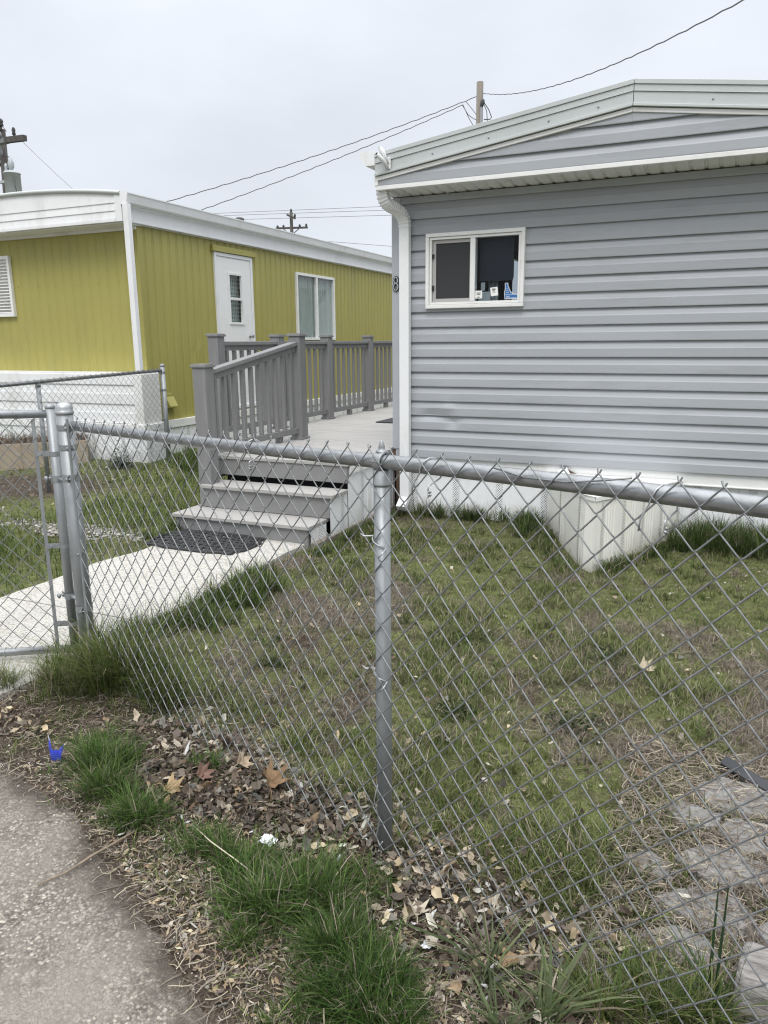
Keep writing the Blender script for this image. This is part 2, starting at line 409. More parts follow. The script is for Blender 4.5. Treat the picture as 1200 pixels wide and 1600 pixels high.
def soil_foot(m, z_hi=.22):
    nt = m.node_tree; bs = nt.nodes['Principled BSDF']; N = nt.nodes.new; Lk = nt.links.new
    src = bs.inputs['Base Color'].links[0].from_socket
    tc = N('ShaderNodeTexCoord'); sx = N('ShaderNodeSeparateXYZ'); Lk(tc.outputs['Object'], sx.inputs[0])
    nz = N('ShaderNodeTexNoise'); nz.inputs['Scale'].default_value = 9; nz.inputs['Detail'].default_value = 7; nz.inputs['Roughness'].default_value = .75
    mp = N('ShaderNodeMapping'); mp.inputs['Scale'].default_value = (1,1,.4); Lk(tc.outputs['Object'], mp.inputs[0]); Lk(mp.outputs[0], nz.inputs['Vector'])
    mr = N('ShaderNodeMapRange'); mr.inputs['From Min'].default_value = 0; mr.inputs['From Max'].default_value = z_hi; mr.inputs['To Min'].default_value = .40; mr.inputs['To Max'].default_value = 0
    Lk(sx.outputs['Z'], mr.inputs['Value'])
    ad = N('ShaderNodeMath'); ad.operation = 'ADD'; Lk(mr.outputs[0], ad.inputs[0]); Lk(nz.outputs['Fac'], ad.inputs[1])
    m2 = N('ShaderNodeMapRange'); m2.inputs['From Min'].default_value = .62; m2.inputs['From Max'].default_value = .95; m2.inputs['To Max'].default_value = .42; Lk(ad.outputs[0], m2.inputs['Value'])
    mx = N('ShaderNodeMix'); mx.data_type = 'RGBA'; Lk(m2.outputs[0], mx.inputs['Factor']); Lk(src, mx.inputs['A']); mx.inputs['B'].default_value = (.33,.29,.23,1)
    Lk(mx.outputs['Result'], bs.inputs['Base Color'])
for k_ in ('skirt','cream_skirt'): soil_foot(M[k_])
def vent_mat(name, col):
    """perforated strip: little dark slots punched in a diamond pattern"""
    m = mat(name, col, .45, var=.03, scale=3)
    nt = m.node_tree; bs = nt.nodes['Principled BSDF']; N = nt.nodes.new; Lk = nt.links.new
    src = bs.inputs['Base Color'].links[0].from_socket
    tc = N('ShaderNodeTexCoord'); sx = N('ShaderNodeSeparateXYZ'); Lk(tc.outputs['Object'], sx.inputs[0])
    ad = N('ShaderNodeMath'); ad.operation = 'ADD'; Lk(sx.outputs['X'], ad.inputs[0]); Lk(sx.outputs['Y'], ad.inputs[1])
    def sin(src, f):
        a = N('ShaderNodeMath'); a.operation = 'MULTIPLY'; Lk(src, a.inputs[0]); a.inputs[1].default_value = f
        b = N('ShaderNodeMath'); b.operation = 'SINE'; Lk(a.outputs[0], b.inputs[0]); return b
    a, b = sin(ad.outputs[0], 2*math.pi/.022), sin(sx.outputs['Z'], 2*math.pi/.022)
    mu = N('ShaderNodeMath'); mu.operation = 'MULTIPLY'; Lk(a.outputs[0], mu.inputs[0]); Lk(b.outputs[0], mu.inputs[1])
    gt = N('ShaderNodeMath'); gt.operation = 'GREATER_THAN'; gt.inputs[1].default_value = .35; Lk(mu.outputs[0], gt.inputs[0])
    mx = N('ShaderNodeMix'); mx.data_type = 'RGBA'; Lk(gt.outputs[0], mx.inputs['Factor']); Lk(src, mx.inputs['A']); mx.inputs['B'].default_value = (.06,.06,.065,1)
    Lk(mx.outputs['Result'], bs.inputs['Base Color'])
    return m
M['vent'] = vent_mat('perforated_white', (.80,.81,.82))
M['vent_cream'] = vent_mat('perforated_cream', (.77,.76,.70))

# ------------------------------------------------------------------ camera, sky, sun
CAM_H = 1.55
f_px, pitch, yaw, roll = 1166.0, .22354, .41963, .00811
fw = Vector((-math.sin(yaw)*math.cos(pitch), math.cos(yaw)*math.cos(pitch), -math.sin(pitch)))
rr = Vector((math.cos(yaw), math.sin(yaw), 0)); dd = fw.cross(rr)
r2 = math.cos(roll)*rr + math.sin(roll)*dd; d2 = -math.sin(roll)*rr + math.cos(roll)*dd
cd = bpy.data.cameras.new('camera'); cam = bpy.data.objects.new('camera', cd); COL.objects.link(cam)
cam.matrix_world = Matrix(((r2.x,-d2.x,-fw.x,0),(r2.y,-d2.y,-fw.y,0),(r2.z,-d2.z,-fw.z,CAM_H),(0,0,0,1)))
cd.sensor_fit = 'VERTICAL'; cd.sensor_height = 24; cd.lens = 24*f_px/1600; cd.clip_start = .05; cd.clip_end = 2000
SC.camera = cam

SUN_EL, SUN_AZ = math.radians(56), math.radians(163)   # azimuth clockwise from +Y: behind the camera, to the right
w = bpy.data.worlds.new('World'); SC.world = w; w.use_nodes = True
nt = w.node_tree; bg = nt.nodes['Background']; N = nt.nodes.new; Lk = nt.links.new
sky = N('ShaderNodeTexSky'); sky.sky_type = 'NISHITA'; sky.sun_disc = False
sky.sun_elevation = SUN_EL; sky.sun_rotation = SUN_AZ; sky.dust_density = 4; sky.air_density = 1.5
tc = N('ShaderNodeTexCoord'); sx = N('ShaderNodeSeparateXYZ'); Lk(tc.outputs['Generated'], sx.inputs[0])
rp = N('ShaderNodeValToRGB'); e = rp.color_ramp.elements          # cloud deck brightens towards the zenith
e[0].position = 0; e[0].color = (.66,.70,.76,1)
e[1].position = 1; e[1].color = (2.5,2.55,2.62,1)
for p, c in ((.25,(.675,.715,.78)), (.50,(.73,.77,.835)), (.66,(1.5,1.55,1.6))):
    q = e.new(p); q.color = (*c, 1)
Lk(sx.outputs['Z'], rp.inputs['Fac'])
cn = N('ShaderNodeTexNoise'); cn.inputs['Scale'].default_value = 2.6; cn.inputs['Detail'].default_value = 5; cn.inputs['Roughness'].default_value = .5
mp = N('ShaderNodeMapping'); mp.inputs['Scale'].default_value = (1,1,2.2); Lk(tc.outputs['Generated'], mp.inputs[0]); Lk(mp.outputs[0], cn.inputs['Vector'])
cm = N('ShaderNodeMapRange'); cm.inputs['From Min'].default_value = .3; cm.inputs['From Max'].default_value = .7; cm.inputs['To Min'].default_value = 9.0; cm.inputs['To Max'].default_value = 10.8
Lk(cn.outputs['Fac'], cm.inputs['Value'])
cl = N('ShaderNodeMix'); cl.data_type = 'RGBA'; cl.blend_type = 'MULTIPLY'; cl.inputs['Factor'].default_value = 1
Lk(rp.outputs[0], cl.inputs['A']); Lk(cm.outputs[0], cl.inputs['B'])
mx = N('ShaderNodeMix'); mx.data_type = 'RGBA'; mx.inputs['Factor'].default_value = .96
Lk(sky.outputs[0], mx.inputs['A']); Lk(cl.outputs['Result'], mx.inputs['B'])
Lk(mx.outputs['Result'], bg.inputs['Color']); bg.inputs['Strength'].default_value = .1

sl = bpy.data.lights.new('sun', 'SUN'); sl.energy = 1.3; sl.angle = math.radians(25); sl.color = (1,.97,.93)
so = bpy.data.objects.new('sun', sl); COL.objects.link(so)
sd = Vector((math.sin(SUN_AZ)*math.cos(SUN_EL), math.cos(SUN_AZ)*math.cos(SUN_EL), math.sin(SUN_EL)))
so.rotation_euler = sd.to_track_quat('Z', 'Y').to_euler(); so.location = (4,-4,8)
SC.view_settings.view_transform = 'Standard'; SC.view_settings.look = 'None'; SC.view_settings.gamma = 1; SC.view_settings.exposure = 0.30
SC.cycles.use_denoising = True; SC.cycles.filter_width = 1.2
SC.cycles.max_bounces = 8; SC.cycles.transparent_max_bounces = 12

# ------------------------------------------------------------------ ground layout
FP = np.array([-.829, 1.846]); FD = np.array([.94179, -.33621]); FN = np.array([-.33621, -.94179])   # fence: origin (middle post), direction to the right, normal to the road
def fso(x, y):
    return (x-FP[0])*FD[0] + (y-FP[1])*FD[1], (x-FP[0])*FN[0] + (y-FP[1])*FN[1]
def road_edge(s):
    return .62 + .06*np.sin(s*2.1+1.0) + .10*(fbm(s+40, s*0+3, 1.3)-.5) + np.where(s > -.4, .07*(s+.4), 0) + .11*sstep(-.9, -1.5, s)
PX0, PX1 = -3.97, -2.85       # concrete path
def gheight(x, y):
    x = np.asarray(x, float); y = np.asarray(y, float)
    s, o = fso(x, y)
    h = (fbm(x, y, 1.6)-.5)*.05 + (fbm(x, y, 7, 3)-.5)*.022
    h = h + .05*np.exp(-((x+2.62)**2+(y-2.45)**2)/.10)            # tussock round the gate post
    h = h + .03*np.exp(-((x+1.35)**2+(y-1.9)**2)/.06)             # heap of leaves
    h = h + .10*sstep(5.5, 8.5, y)*sstep(-4.2, -6, x)
    onroad = sstep(.02, -.05, road_edge(s)-o)
    h = h*(1-onroad) - .012*onroad
    onpath = ((x > PX0-.06) & (x < PX1+.05) & (y > 0) & (y < 5.1)).astype(float)
    h = h*(1-onpath) - .02*onpath
    far = sstep(11, 14, np.abs(y))
    return h*(1-far)
def in_lot(x, y):
    s, o = fso(x, y)
    return (o < 0) & (x > PX1) & (y < 6.28)
def cover(x, y):
    s, o = fso(x, y)
    lot = in_lot(x, y).astype(float)
    left = ((x < PX0) & (o < .15)).astype(float)
    n1 = fbm(x+9, y+3, 1.1, 4); n2 = fbm(x+31, y+12, 2.3, 4)
    left_n = 0
    moss = lot*(.72 + 1.5*(n1-.47) + 1.1*(fbm(x+3,y+55,5.5,3)-.5)) + left*(.75 + 1.2*(n1-.5))
    verge = ((o >= 0)).astype(float)
    moss = moss + verge*.05
    # drier areas inside the fence: near the steps and on the right
    dry = lot*(.09 + 1.5*(n2-.47) + 1.3*(fbm(x+81,y+15,5.0,3)-.5))
    dry = dry + lot*.45*np.exp(-((x+2.2)**2/.30+(y-3.6)**2/.45)) + lot*.50*np.exp(-((x-.25)**2/.16+(y-3.45)**2/.16)) + lot*.5*np.exp(-((x-.30)**2/.10+(y-2.1)**2/.35))
    soil = verge*.55 - left*.1 + left*1.0*np.exp(-((x+7.0)**2/1.8+(y-5.9)**2/.8)) + left*.6*np.exp(-((x+5.0)**2/.6+(y-4.55)**2/.12)) + .45*np.exp(-(o/.22)**2)*lot
    return np.clip(moss,0,1), np.clip(dry,0,1), np.clip(soil,0,1)

def make_ground():
    xs = np.concatenate([np.linspace(-14,-4.6,70)[:-1], np.linspace(-4.6,1.8,215), np.linspace(1.8,9,40)[1:]])
    ys = np.concatenate([np.linspace(-6,.9,30)[:-1], np.linspace(.9,6.5,190), np.linspace(6.5,24,80)[1:]])
    X, Y = np.meshgrid(xs, ys, indexing='ij')
    Z = gheight(X, Y)
    edge = np.minimum.reduce([X+14, 9-X, Y+6, 24-Y])
    Z = np.where(edge < .01, -.02, Z)
    V = np.stack([X, Y, Z], -1).reshape(-1, 3)
    ni, nj = X.shape
    i, j = np.meshgrid(np.arange(ni-1), np.arange(nj-1), indexing='ij')
    a = (i*nj+j).ravel(); F = np.stack([a, a+nj, a+nj+1, a+1], -1).ravel()
    c = np.stack(cover(V[:,0], V[:,1]), -1)
    # the sheet goes on to the horizon
    ring = np.array([(-14,-6),(9,-6),(9,24),(-14,24)], float)
    big = np.array([(-400,-400),(400,-400),(400,400),(-400,400)], float)
    b = len(V)
    V = np.concatenate([V, np.c_[ring, np.full(4,-.02)], np.c_[big, np.full(4,-.4)]])
    c = np.concatenate([c, np.tile([.5,.3,.3], (8,1))])
    F2 = []
    for k in range(4):
        k2 = (k+1) % 4
        F2 += [b+k, b+4+k, b+4+k2, b+k2]
    F = np.concatenate([F, F2])
    o = fast_mesh('ground', V, F, np.full(len(F)//4, 4), M['ground'], c, smooth=True)
    tag(o, kind='structure')
make_ground()

def make_road():
    ss = np.linspace(-9, 5, 420); os_ = np.concatenate([[0], np.linspace(.01,.7,30), np.linspace(.75,6,40)])
    S, O = np.meshgrid(ss, os_, indexing='ij')
    e = road_edge(S) + (fbm(S*1, S*0+9, 9, 3)-.5)*.09
    OO = e - .03 + O
    X = FP[0] + S*FD[0] + OO*FN[0]; Y = FP[1] + S*FD[1] + OO*FN[1]
    Z = .006 + (fbm(X, Y, 3, 3)-.5)*.008 - .010*np.exp(-O/.05)
    V = np.stack([X,Y,Z], -1).reshape(-1,3); ni, nj = X.shape
    i, j = np.meshgrid(np.arange(ni-1), np.arange(nj-1), indexing='ij')
    a = (i*nj+j).ravel(); F = np.stack([a, a+1, a+nj+1, a+nj], -1).ravel()
    d = ((.80*np.exp(-O/.13) + .10*np.exp(-O/.5))*(.55+.9*fbm(X+5,Y+9,4.5,4))).ravel()
    o = fast_mesh('road', V, F, np.full(len(F)//4,4), M['road'], np.stack([d,d,d],-1), smooth=True)
    tag(o, kind='structure')
make_road()

# concrete path, poured in slabs, slightly rounded arris
b = MB()
def path_slab(y0, y1):
    n = 24
    ys = np.linspace(y0+.006, y1-.006, n)
    L = [PX0 + .035*math.sin(y*3.1) + .02*math.sin(y*7.7) - (.0 if y < 4.2 else .10*(y-4.2)) for y in ys]
    Rr = [PX1 + .02*math.sin(y*2.3+1) + .012*math.sin(y*9.1) for y in ys]
    prof = lambda l, r: [(l,-.05),(l,.014),(l+.015,.022),(l+.3,.024),(r-.3,.024),(r-.015,.022),(r,.014),(r,-.05)]
    P = [[(px, y, pz) for px, pz in prof(l, r)] for y, l, r in zip(ys, L, Rr)]
    b.grid([list(reversed(row)) for row in P])
    b.add(P[0], [tuple(range(8))]); b.add(P[-1], [tuple(reversed(range(8)))])
for y0, y1 in ((1.9,3.07),(3.07,5.02)): path_slab(y0, y1)
o = b.build('path', M['path'], kind='structure')

# ------------------------------------------------------------------ wall builders
def grid_wall(b, origin, U, Nn, us, rows, holes=(), dent=None):
    """us: list of (u, extra offset); rows: list of (z, out); holes (u0,u1,z0,z1)"""
    origin, U, Nn = Vector(origin), Vector(U), Vector(Nn)
    ul = [u for u in us]
    for h in holes:
        for hu in h[:2]:
            if ul[0][0] < hu < ul[-1][0] and all(abs(hu-q[0]) > 1e-6 for q in ul):
                # interpolate offset
                for k in range(len(ul)-1):
                    if ul[k][0] < hu < ul[k+1][0]:
                        t = (hu-ul[k][0])/(ul[k+1][0]-ul[k][0])
                        ul.insert(k+1, (hu, ul[k][1]*(1-t)+ul[k+1][1]*t)); break
    rl = list(rows)
    for h in holes:
        for hz in h[2:]:
            for k in range(len(rl)-1):
                if rl[k][0] < hz < rl[k+1][0]:
                    t = (hz-rl[k][0])/(rl[k+1][0]-rl[k][0])
                    rl.insert(k+1, (hz, rl[k][1]*(1-t)+rl[k+1][1]*t)); break
    P = []
    for u, eo in ul:
        row = []
        for z, out in rl:
            dn = dent(u, z) if dent else 0
            p = origin + U*u + Nn*(out + eo + dn); row.append((p.x, p.y, z))
        P.append(row)
    def keep(i, j):
        uc = (ul[i][0]+ul[i+1][0])/2; zc = (rl[j][0]+rl[j+1][0])/2
        if rl[j][0] == rl[j+1][0]:
            return not any(h[0] < uc < h[1] and h[2]-1e-6 < rl[j][0] < h[3]+1e-6 for h in holes)
        return not any(h[0] < uc < h[1] and h[2] < zc < h[3] for h in holes)
    ni, nj = len(P), len(P[0])
    flip = U.cross(Vector((0,0,1))).dot(Nn) < 0
    vs = [p for r in P for p in r]; fs = []
    for i in range(ni-1):
        for j in range(nj-1):
            if keep(i, j):
                q = (i*nj+j, (i+1)*nj+j, (i+1)*nj+j+1, i*nj+j+1)
                fs.append(tuple(reversed(q)) if flip else q)
    b.add(vs, fs)

def lap_rows(z0, z1, course=.127, depth=.019):
    rows = []; z = z0
    while z < z1 - .01:
        t = min(z+course, z1)
        rows += [(z, -.004), (z, depth), (z+.006, depth+.001), (min(z+course*.52, t), depth-.001), (min(z+course*.60, t), depth-.006), (t, -.003)]
        z += course
    return rows

def lap_wall(b, origin, U, Nn, L, z0, z1, holes=(), step=.12, dent=None, course=.127, depth=.019, wob=.0028):
    n = max(2, int(L/step)); us = [(L*i/n, 0) for i in range(n+1)]
    sd_ = rng.random()*50
    def dn(u, z):
        v = wob*2*(float(vnoise(u*1.1+sd_, z*7.9))-.5)
        return v + (dent(u, z) if dent else 0)
    grid_wall(b, origin, U, Nn, us, lap_rows(z0, z1, course, depth), holes, dn)

def rib_us(L, per=.155, depth=.011):
    us = [(0,0)]; u = 0
    while u + per < L:
        us += [(u+per*.62,0),(u+per*.70,-depth),(u+per*.78,-depth*.4),(u+per*.86,-depth),(u+per*.94,0)]
        u += per
    us.append((L,0)); return us

def poly_gable(x0, x1, xr, z0, ze, zr):
    return [(x0,z0),(x1,z0),(x1,ze),(xr,zr),(x0,ze)]

# ------------------------------------------------------------------ grey mobile home
GY, GX0, GX1, GB = 6.27, -2.665, 1.255, 20.0
gh = thing('grey_mobile_home', (-.7, 12, 0), 'grey mobile home with lap siding, white skirting and the number 8 on its corner', 'mobile home')
FY = 5.95; FX0, FX1, FXR = -2.695, 1.27, -.715
FZ0, FZE, FZR = 2.757, 3.03, 3.312
WIN = (-2.372, -1.522, 1.828, 2.438)   # outer frame in the end wall
def dent(u, z):
    x = GX0 + u
    return -.024*math.exp(-((x+2.33)/.10)**2-((z-.93)/.035)**2) + .018*math.exp(-((x+2.18)/.07)**2-((z-.99)/.05)**2) - .016*math.exp(-((x+2.12)/.06)**2-((z-.86)/.03)**2)
b = MB()
hole = (WIN[0]-GX0+.04, WIN[1]-GX0-.04, WIN[2]+.04, WIN[3]-.04)
lap_wall(b, (GX0,GY,0), (1,0,0), (0,-1,0), GX1-GX0, .533, 2.745, [hole], .03, dent)
# left long side (window well down the wall) and the far sides
SIDEWIN = (3.9, 5.4, 1.75, 2.65)
lap_wall(b, (GX0,GY,0), (0,1,0), (-1,0,0), GB-GY, .533, 2.745, [SIDEWIN], .5)
b.add([(GX1,GY,.5),(GX1,GB,.5),(GX1,GB,2.8),(GX1,GY,2.8)], [(0,1,2,3)])
b.add([(GX0,GB,.5),(GX1,GB,.5),(GX1,GB,2.8),(GX0,GB,2.8)], [(3,2,1,0)])
wall = b.build('wall', M['grey_siding'], gh)
b = MB()
b.box(GX0+.01, GX1-.01, GY+.02, GB-.02, .50, .54)
b.box(GX0+.01, GX1-.01, GY+.02, GB-.02, 2.72, 2.75)
b.add([(GX0+.02,GY+4.0,.54),(GX1-.02,GY+4.0,.54),(GX1-.02,GY+4.0,1.5),(GX0+.9,GY+4.0,1.5),(GX0+.9,GY+4.0,.54)], [(0,1,2,3)])
b.box(GX0+.3, GX0+.75, GY+2.4, GY+2.9, .54, 1.95)
b.build('interior', M['room'], gh)
# corner post
b = MB(); b.box(GX0-.028, GX0+.058, GY-.026, GY+.07, .60, 2.745)
b.build('corner_trim', M['grey_trim'], gh, .004)
# gable box: lap siding cut by the rake
b = MB()
z = FZ0 + .035
xs = [FX0 + (FX1-FX0)*i/60 for i in range(61)]
def rake(x): return FZE + (FZR-FZE)*(1-abs(x-FXR)/(FXR-FX0)) - .20
rows = lap_rows(z, z+.127*4, .127)
for j in range(len(rows)-1):
    for i in range(60):
        xa, xb = xs[i], xs[i+1]
        (za, oa), (zb, ob) = rows[j], rows[j+1]
        ra, rb_ = max(rake(xa), z), max(rake(xb), z)
        if za >= ra and za >= rb_: continue
        def pt(x, zz, oo, r):
            return (x, FY-oo-(.0025 if i >= 30 else 0), min(zz, r))
        b.add([pt(xa,za,oa,ra), pt(xb,za,oa,rb_), pt(xb,zb,ob,rb_), pt(xa,zb,ob,ra)], [(0,1,2,3)])
b.build('gable_siding', M['grey_siding'], gh)
# white trims on the gable
b = MB()
b.box(FX0, FX1, FY-.024, FY+.02, FZ0, FZ0+.033)                       # bottom strip
b.box(FX0-.012, FX0+.022, FY-.028, FY+.03, FZ0+.034, FZE-.165)         # end return
for xa, xb in ((FX0-.004, FXR-.001), (FX1+.004, FXR+.001)):
    za, zb = FZE-.205, FZR-.205
    b.prism([(xa,FY-.030,za),(xb,FY-.030,zb),(xb,FY-.030,zb+.030),(xa,FY-.030,za+.030)], (0,.05,0))
b.build('gable_trim', M['white_trim'], gh, .003)
# soffit with ribs
b = MB()
us = [(q, o*1.6) for q, o in rib_us(FX1-FX0, .10, .006)]
b.grid([[(FX0+u, FY+.0205, FZ0+.016-o), (FX0+u, GY+.03, FZ0-.006-o)] for u, o in us])
b.build('soffit', M['white_trim'], gh)
b = MB()     # side fascias under the gutter + closing boards
b.box(FX0+.01, FX0+.03, FY+.04, GB+.25, FZ0+.01, FZE-.03)
b.box(FX1-.03, FX1-.01, FY+.04, GB+.25, FZ0+.01, FZE-.03)
b.box(FX0+.03, FX0+.10, FY+.04, GB, FZ0-.004, FZ0+.012)
b.build('fascia', M['white_trim'], gh)
# metal rake band with its hems
b = MB()
for xa, xb in ((FX0, FXR-.002), (FX1, FXR+.002)):
    sgn = 1 if xb > xa else -1
    za, zb = FZE-.170, FZR-.170
    for dz0, dz1, yo in ((0,.018,.050), (.019,.094,.034), (.095,.101,.042), (.102,.140,.036), (.141,.172,.044)):
        b.prism([(xa,FY-yo,za+dz0),(xb,FY-yo,zb+dz0),(xb,FY-yo,zb+dz1),(xa,FY-yo,za+dz1)], (0,yo+.03,0))
rk = b.build('rake_band', M['roof_edge'], gh, .002)
for xx in (-2.2,-1.75,-1.3,-.95,-.2,.3):
    b = MB()
    zz = FZE+(FZR-FZE)*(1-abs(xx-FXR)/(FXR-FX0))-.115
    b.lathe((xx,FY-.034,zz), [(.007,0),(.007,.004),(.003,.006)], 8, (0,-1,0))
    b.build('screw', M['galv'], rk)
# roof sheets
b = MB()
b.prism([(FX0-.02,FY+.034,FZE-.002),(FXR,FY+.034,FZR-.002),(FX1+.02,FY+.034,FZE-.002),(FX1+.02,FY+.034,FZE-.02),(FXR,FY+.034,FZR-.02),(FX0-.02,FY+.034,FZE-.02)], (0,GB+.3-FY-.034,0))
b.add([(FX0+.03,GB+.2,FZ0),(FX1-.03,GB+.2,FZ0),(FX1-.03,GB+.2,FZE-.03),(FXR,GB+.2,FZR-.03),(FX0+.03,GB+.2,FZE-.03)], [(4,3,2,1,0)])
b.build('roof', M['roof_top'], gh)
# gutter: K-profile along the left eave, its end cap faces the road
gp = [(-2.697,2.945),(-2.775,2.945),(-2.800,2.965),(-2.828,3.030),(-2.835,3.052),(-2.826,3.052),(-2.793,2.968),(-2.772,2.952),(-2.703,2.952),(-2.697,3.052)]
b = MB()
pts = [(x, FY-.035, z) for x, z in gp]
outer = [(-2.697,2.945),(-2.775,2.945),(-2.800,2.965),(-2.828,3.030),(-2.838,3.054),(-2.697,3.054)]
b.prism([(x, FY-.040, z) for x, z in outer], (0,.006,0))
for i in range(5):
    (xa,za),(xb,zb) = gp[i], gp[i+1]
    b.add([(xa,FY-.034,za),(xb,FY-.034,zb),(xb,GB+.2,zb),(xa,GB+.2,za)], [(0,1,2,3)])
b.box(-2.835,-2.818,FY-.033,GB+.2,3.046,3.053)
b.build('gutter', M['white_metal'], gh)
# downspout: drop, ribbed double elbow, long leg
b = MB()
def rect_sweep(b, path, w, d, flut=0.0):
    """path of (point, across) rectangular pipe"""
    rings = []
    for k, p in enumerate(path):
        p = Vector(p)
        t = (Vector(path[min(k+1,len(path)-1)])-Vector(path[max(k-1,0)])).normalized()
        a = Vector((1,0,0)); a = (a - t*a.dot(t)).normalized(); c = t.cross(a)
        e = 1 - (flut if k % 2 else 0)
        rings.append([p + a*(sx*w/2*e) + c*(sy*d/2*e) for sx, sy in ((-1,-1),(-.5,-1.0),(-.4,-.86),(-.12,-.86),(0,-1),(.12,-.86),(.4,-.86),(.5,-1),(1,-1),(1,1),(-1,1))])
    n = len(rings[0])
    vs = [q for r in rings for q in r]; fs = []
    for i in range(len(rings)-1):
        for k in range(n):
            k2 = (k+1) % n
            fs.append((i*n+k, i*n+k2, (i+1)*n+k2, (i+1)*n+k))
    fs.append(tuple(range(n))); fs.append(tuple(reversed(range((len(rings)-1)*n, len(rings)*n))))
    b.add(vs, fs)
top, mid_, end = Vector((-2.665,6.00,2.76)), None, Vector((-2.552,6.205,2.47))
P = [Vector((-2.665,6.00,2.765))]
c0, c1, c2_, c3 = Vector((-2.665,6.00,2.76)), Vector((-2.655,6.00,2.58)), Vector((-2.552,6.205,2.70)), Vector((-2.552,6.205,2.49))
for i in range(35):
    t = i/34
    P.append(c0*(1-t)**3 + c1*3*t*(1-t)**2 + c2_*3*t*t*(1-t) + c3*t**3)
rect_sweep(b, P, .098, .066, .13)
b.build('downspout_elbow', M['white_metal'], gh)
b = MB()
rect_sweep(b, [(-2.552,6.205,2.50),(-2.552,6.205,1.5),(-2.552,6.205,.17),(-2.552,6.10,.08)], .088, .056)
b.lathe((-2.552,6.205-.029,2.44), [(.006,0),(.006,.003)], 8, (0,-1,0))
b.build('downspout', M['white_metal'], gh)
# dark service pipe beside the corner, under the trim
b = MB(); b.tube([(-2.665,6.30,.60),(-2.66,6.29,.35),(-2.645,6.27,.0)], .02, 10); b.box(-2.72,-2.665,6.26,6.32,.52,.60)
b.build('service_pipe', M['brown_gap'], gh)
# house number 8: raised outline digit
b = MB()
def eight(cx, cz, y, w, y1):
  for dz, rx, rz, yo in ((.0265,.0175,.0255,.0), (-.0275,.0205,.0285,.0006)):
    pts = [(cx + rx*math.sin(2*math.pi*k/32), cz + dz + rz*math.cos(2*math.pi*k/32)) for k in range(32)]
    n = len(pts); vs = []; fs = []
    for k in range(n):
        (xa,za),(xb,zb) = pts[k-1], pts[(k+1) % n]
        tx, tz = xb-xa, zb-za; L = math.hypot(tx,tz)+1e-9; nx, nz = -tz/L, tx/L
        x, z = pts[k]
        yy = y - yo
        vs += [(x-nx*w/2, yy, z-nz*w/2), (x+nx*w/2, yy, z+nz*w/2), (x-nx*w/2, y1, z-nz*w/2), (x+nx*w/2, y1, z+nz*w/2)]
    for k in range(n):
        p, q = 4*k, 4*((k+1) % n)
        fs += [(p,p+1,q+1,q),(p,q,q+2,p+2),(p+1,p+3,q+3,q+1)]
    b.add(vs, fs)
eight(-2.650, 2.048, 6.232, .021, 6.245)
num = b.build('house_number', M['black_metal'], gh)
b = MB(); eight(-2.650, 2.048, 6.228, .0075, 6.2311)
b.build('number_inlay', M['grey_trim'], num)
# flag bracket on the rake band near the left end
b = MB()
b.obox((-2.575, FY-.052, 2.945), (.026,0,0), (0,.005,0), (0,0,.045))
b.tube([(-2.575,FY-.055,2.915),(-2.60,FY-.10,2.965),(-2.625,FY-.155,3.0)], .017, 10)
b.tube([(-2.575,FY-.058,2.945),(-2.60,FY-.075,3.015),(-2.622,FY-.10,3.06)], .017, 10)
for dx, dz in ((-.018,-.035),(.018,-.035),(.018,.035),(.018,0)):
    b.lathe((-2.575+dx,FY-.057,2.945+dz), [(.006,0),(.006,.004)], 8, (0,-1,0))
b.build('flag_bracket', M['white_metal'], gh, 0)
b = MB()
b.lathe((-2.625,FY-.155,3.0), [(.0135,.0005),(.0135,.0012)], 10, (-.35,-.75,.5)); b.build('bracket_bore', M['dark'], gh); b = MB()
b.lathe((-2.622,FY-.10,3.06), [(.0135,.0005),(.0135,.0012)], 10, (-.3,-.35,.8))
b.build('bracket_bore', M['dark'], gh)  # black discs painted as the shade in the tube mouths

# ---- window in the end wall
x0, x1, z0, z1 = WIN
xm = -1.957
win = MB()
yf = GY - .050
def frame(b, x0, x1, z0, z1, w, ya, yb):
    b.box(x0,x1,ya,yb,z0,z0+w); b.box(x0,x1,ya,yb,z1-w,z1)
    b.box(x0,x0+w,ya+.0003,yb,z0+w,z1-w); b.box(x1-w,x1,ya+.0003,yb,z0+w,z1-w)
frame(win, x0, x1, z0, z1, .030, yf, GY+.01)
wn = win.build('window', M['white_trim'], gh, .004)
b = MB(); frame(b, x0+.032, x1-.032, z0+.032, z1-.032, .020, yf+.012, GY+.03)
b.box(xm-.022, xm+.020, yf+.010, GY+.03, z0+.053, z1-.053)
b.build('sash', M['white_trim'], wn, .003)
b = MB(); frame(b, x0+.056, xm-.006, z0+.054, z1-.054, .027, yf+.034, GY+.02)
b.build('screen_frame', M['screen_frame'], wn, .002, label='grey insect screen frame set back behind the white sash')
b = MB(); b.box(x0+.084, xm-.030, yf+.044, yf+.047, z0+.082, z1-.082)
b.build('insect_screen', M['screen'], wn)
for za, zb in ((z0+.15,z0+.19),(z1-.20,z1-.165)):
    b = MB(); b.box(x0+.053,x0+.070,yf+.018,yf+.0335,za,zb); b.build('latch', M['black_plastic'], wn)
b = MB(); b.add([(xm+.018,yf+.030,z0+.050),(x1-.050,yf+.030,z0+.050),(x1-.050,yf+.030,z1-.050),(xm+.018,yf+.030,z1-.050)], [(0,1,2,3)])
b.build('pane', M['dim_glass'], wn)
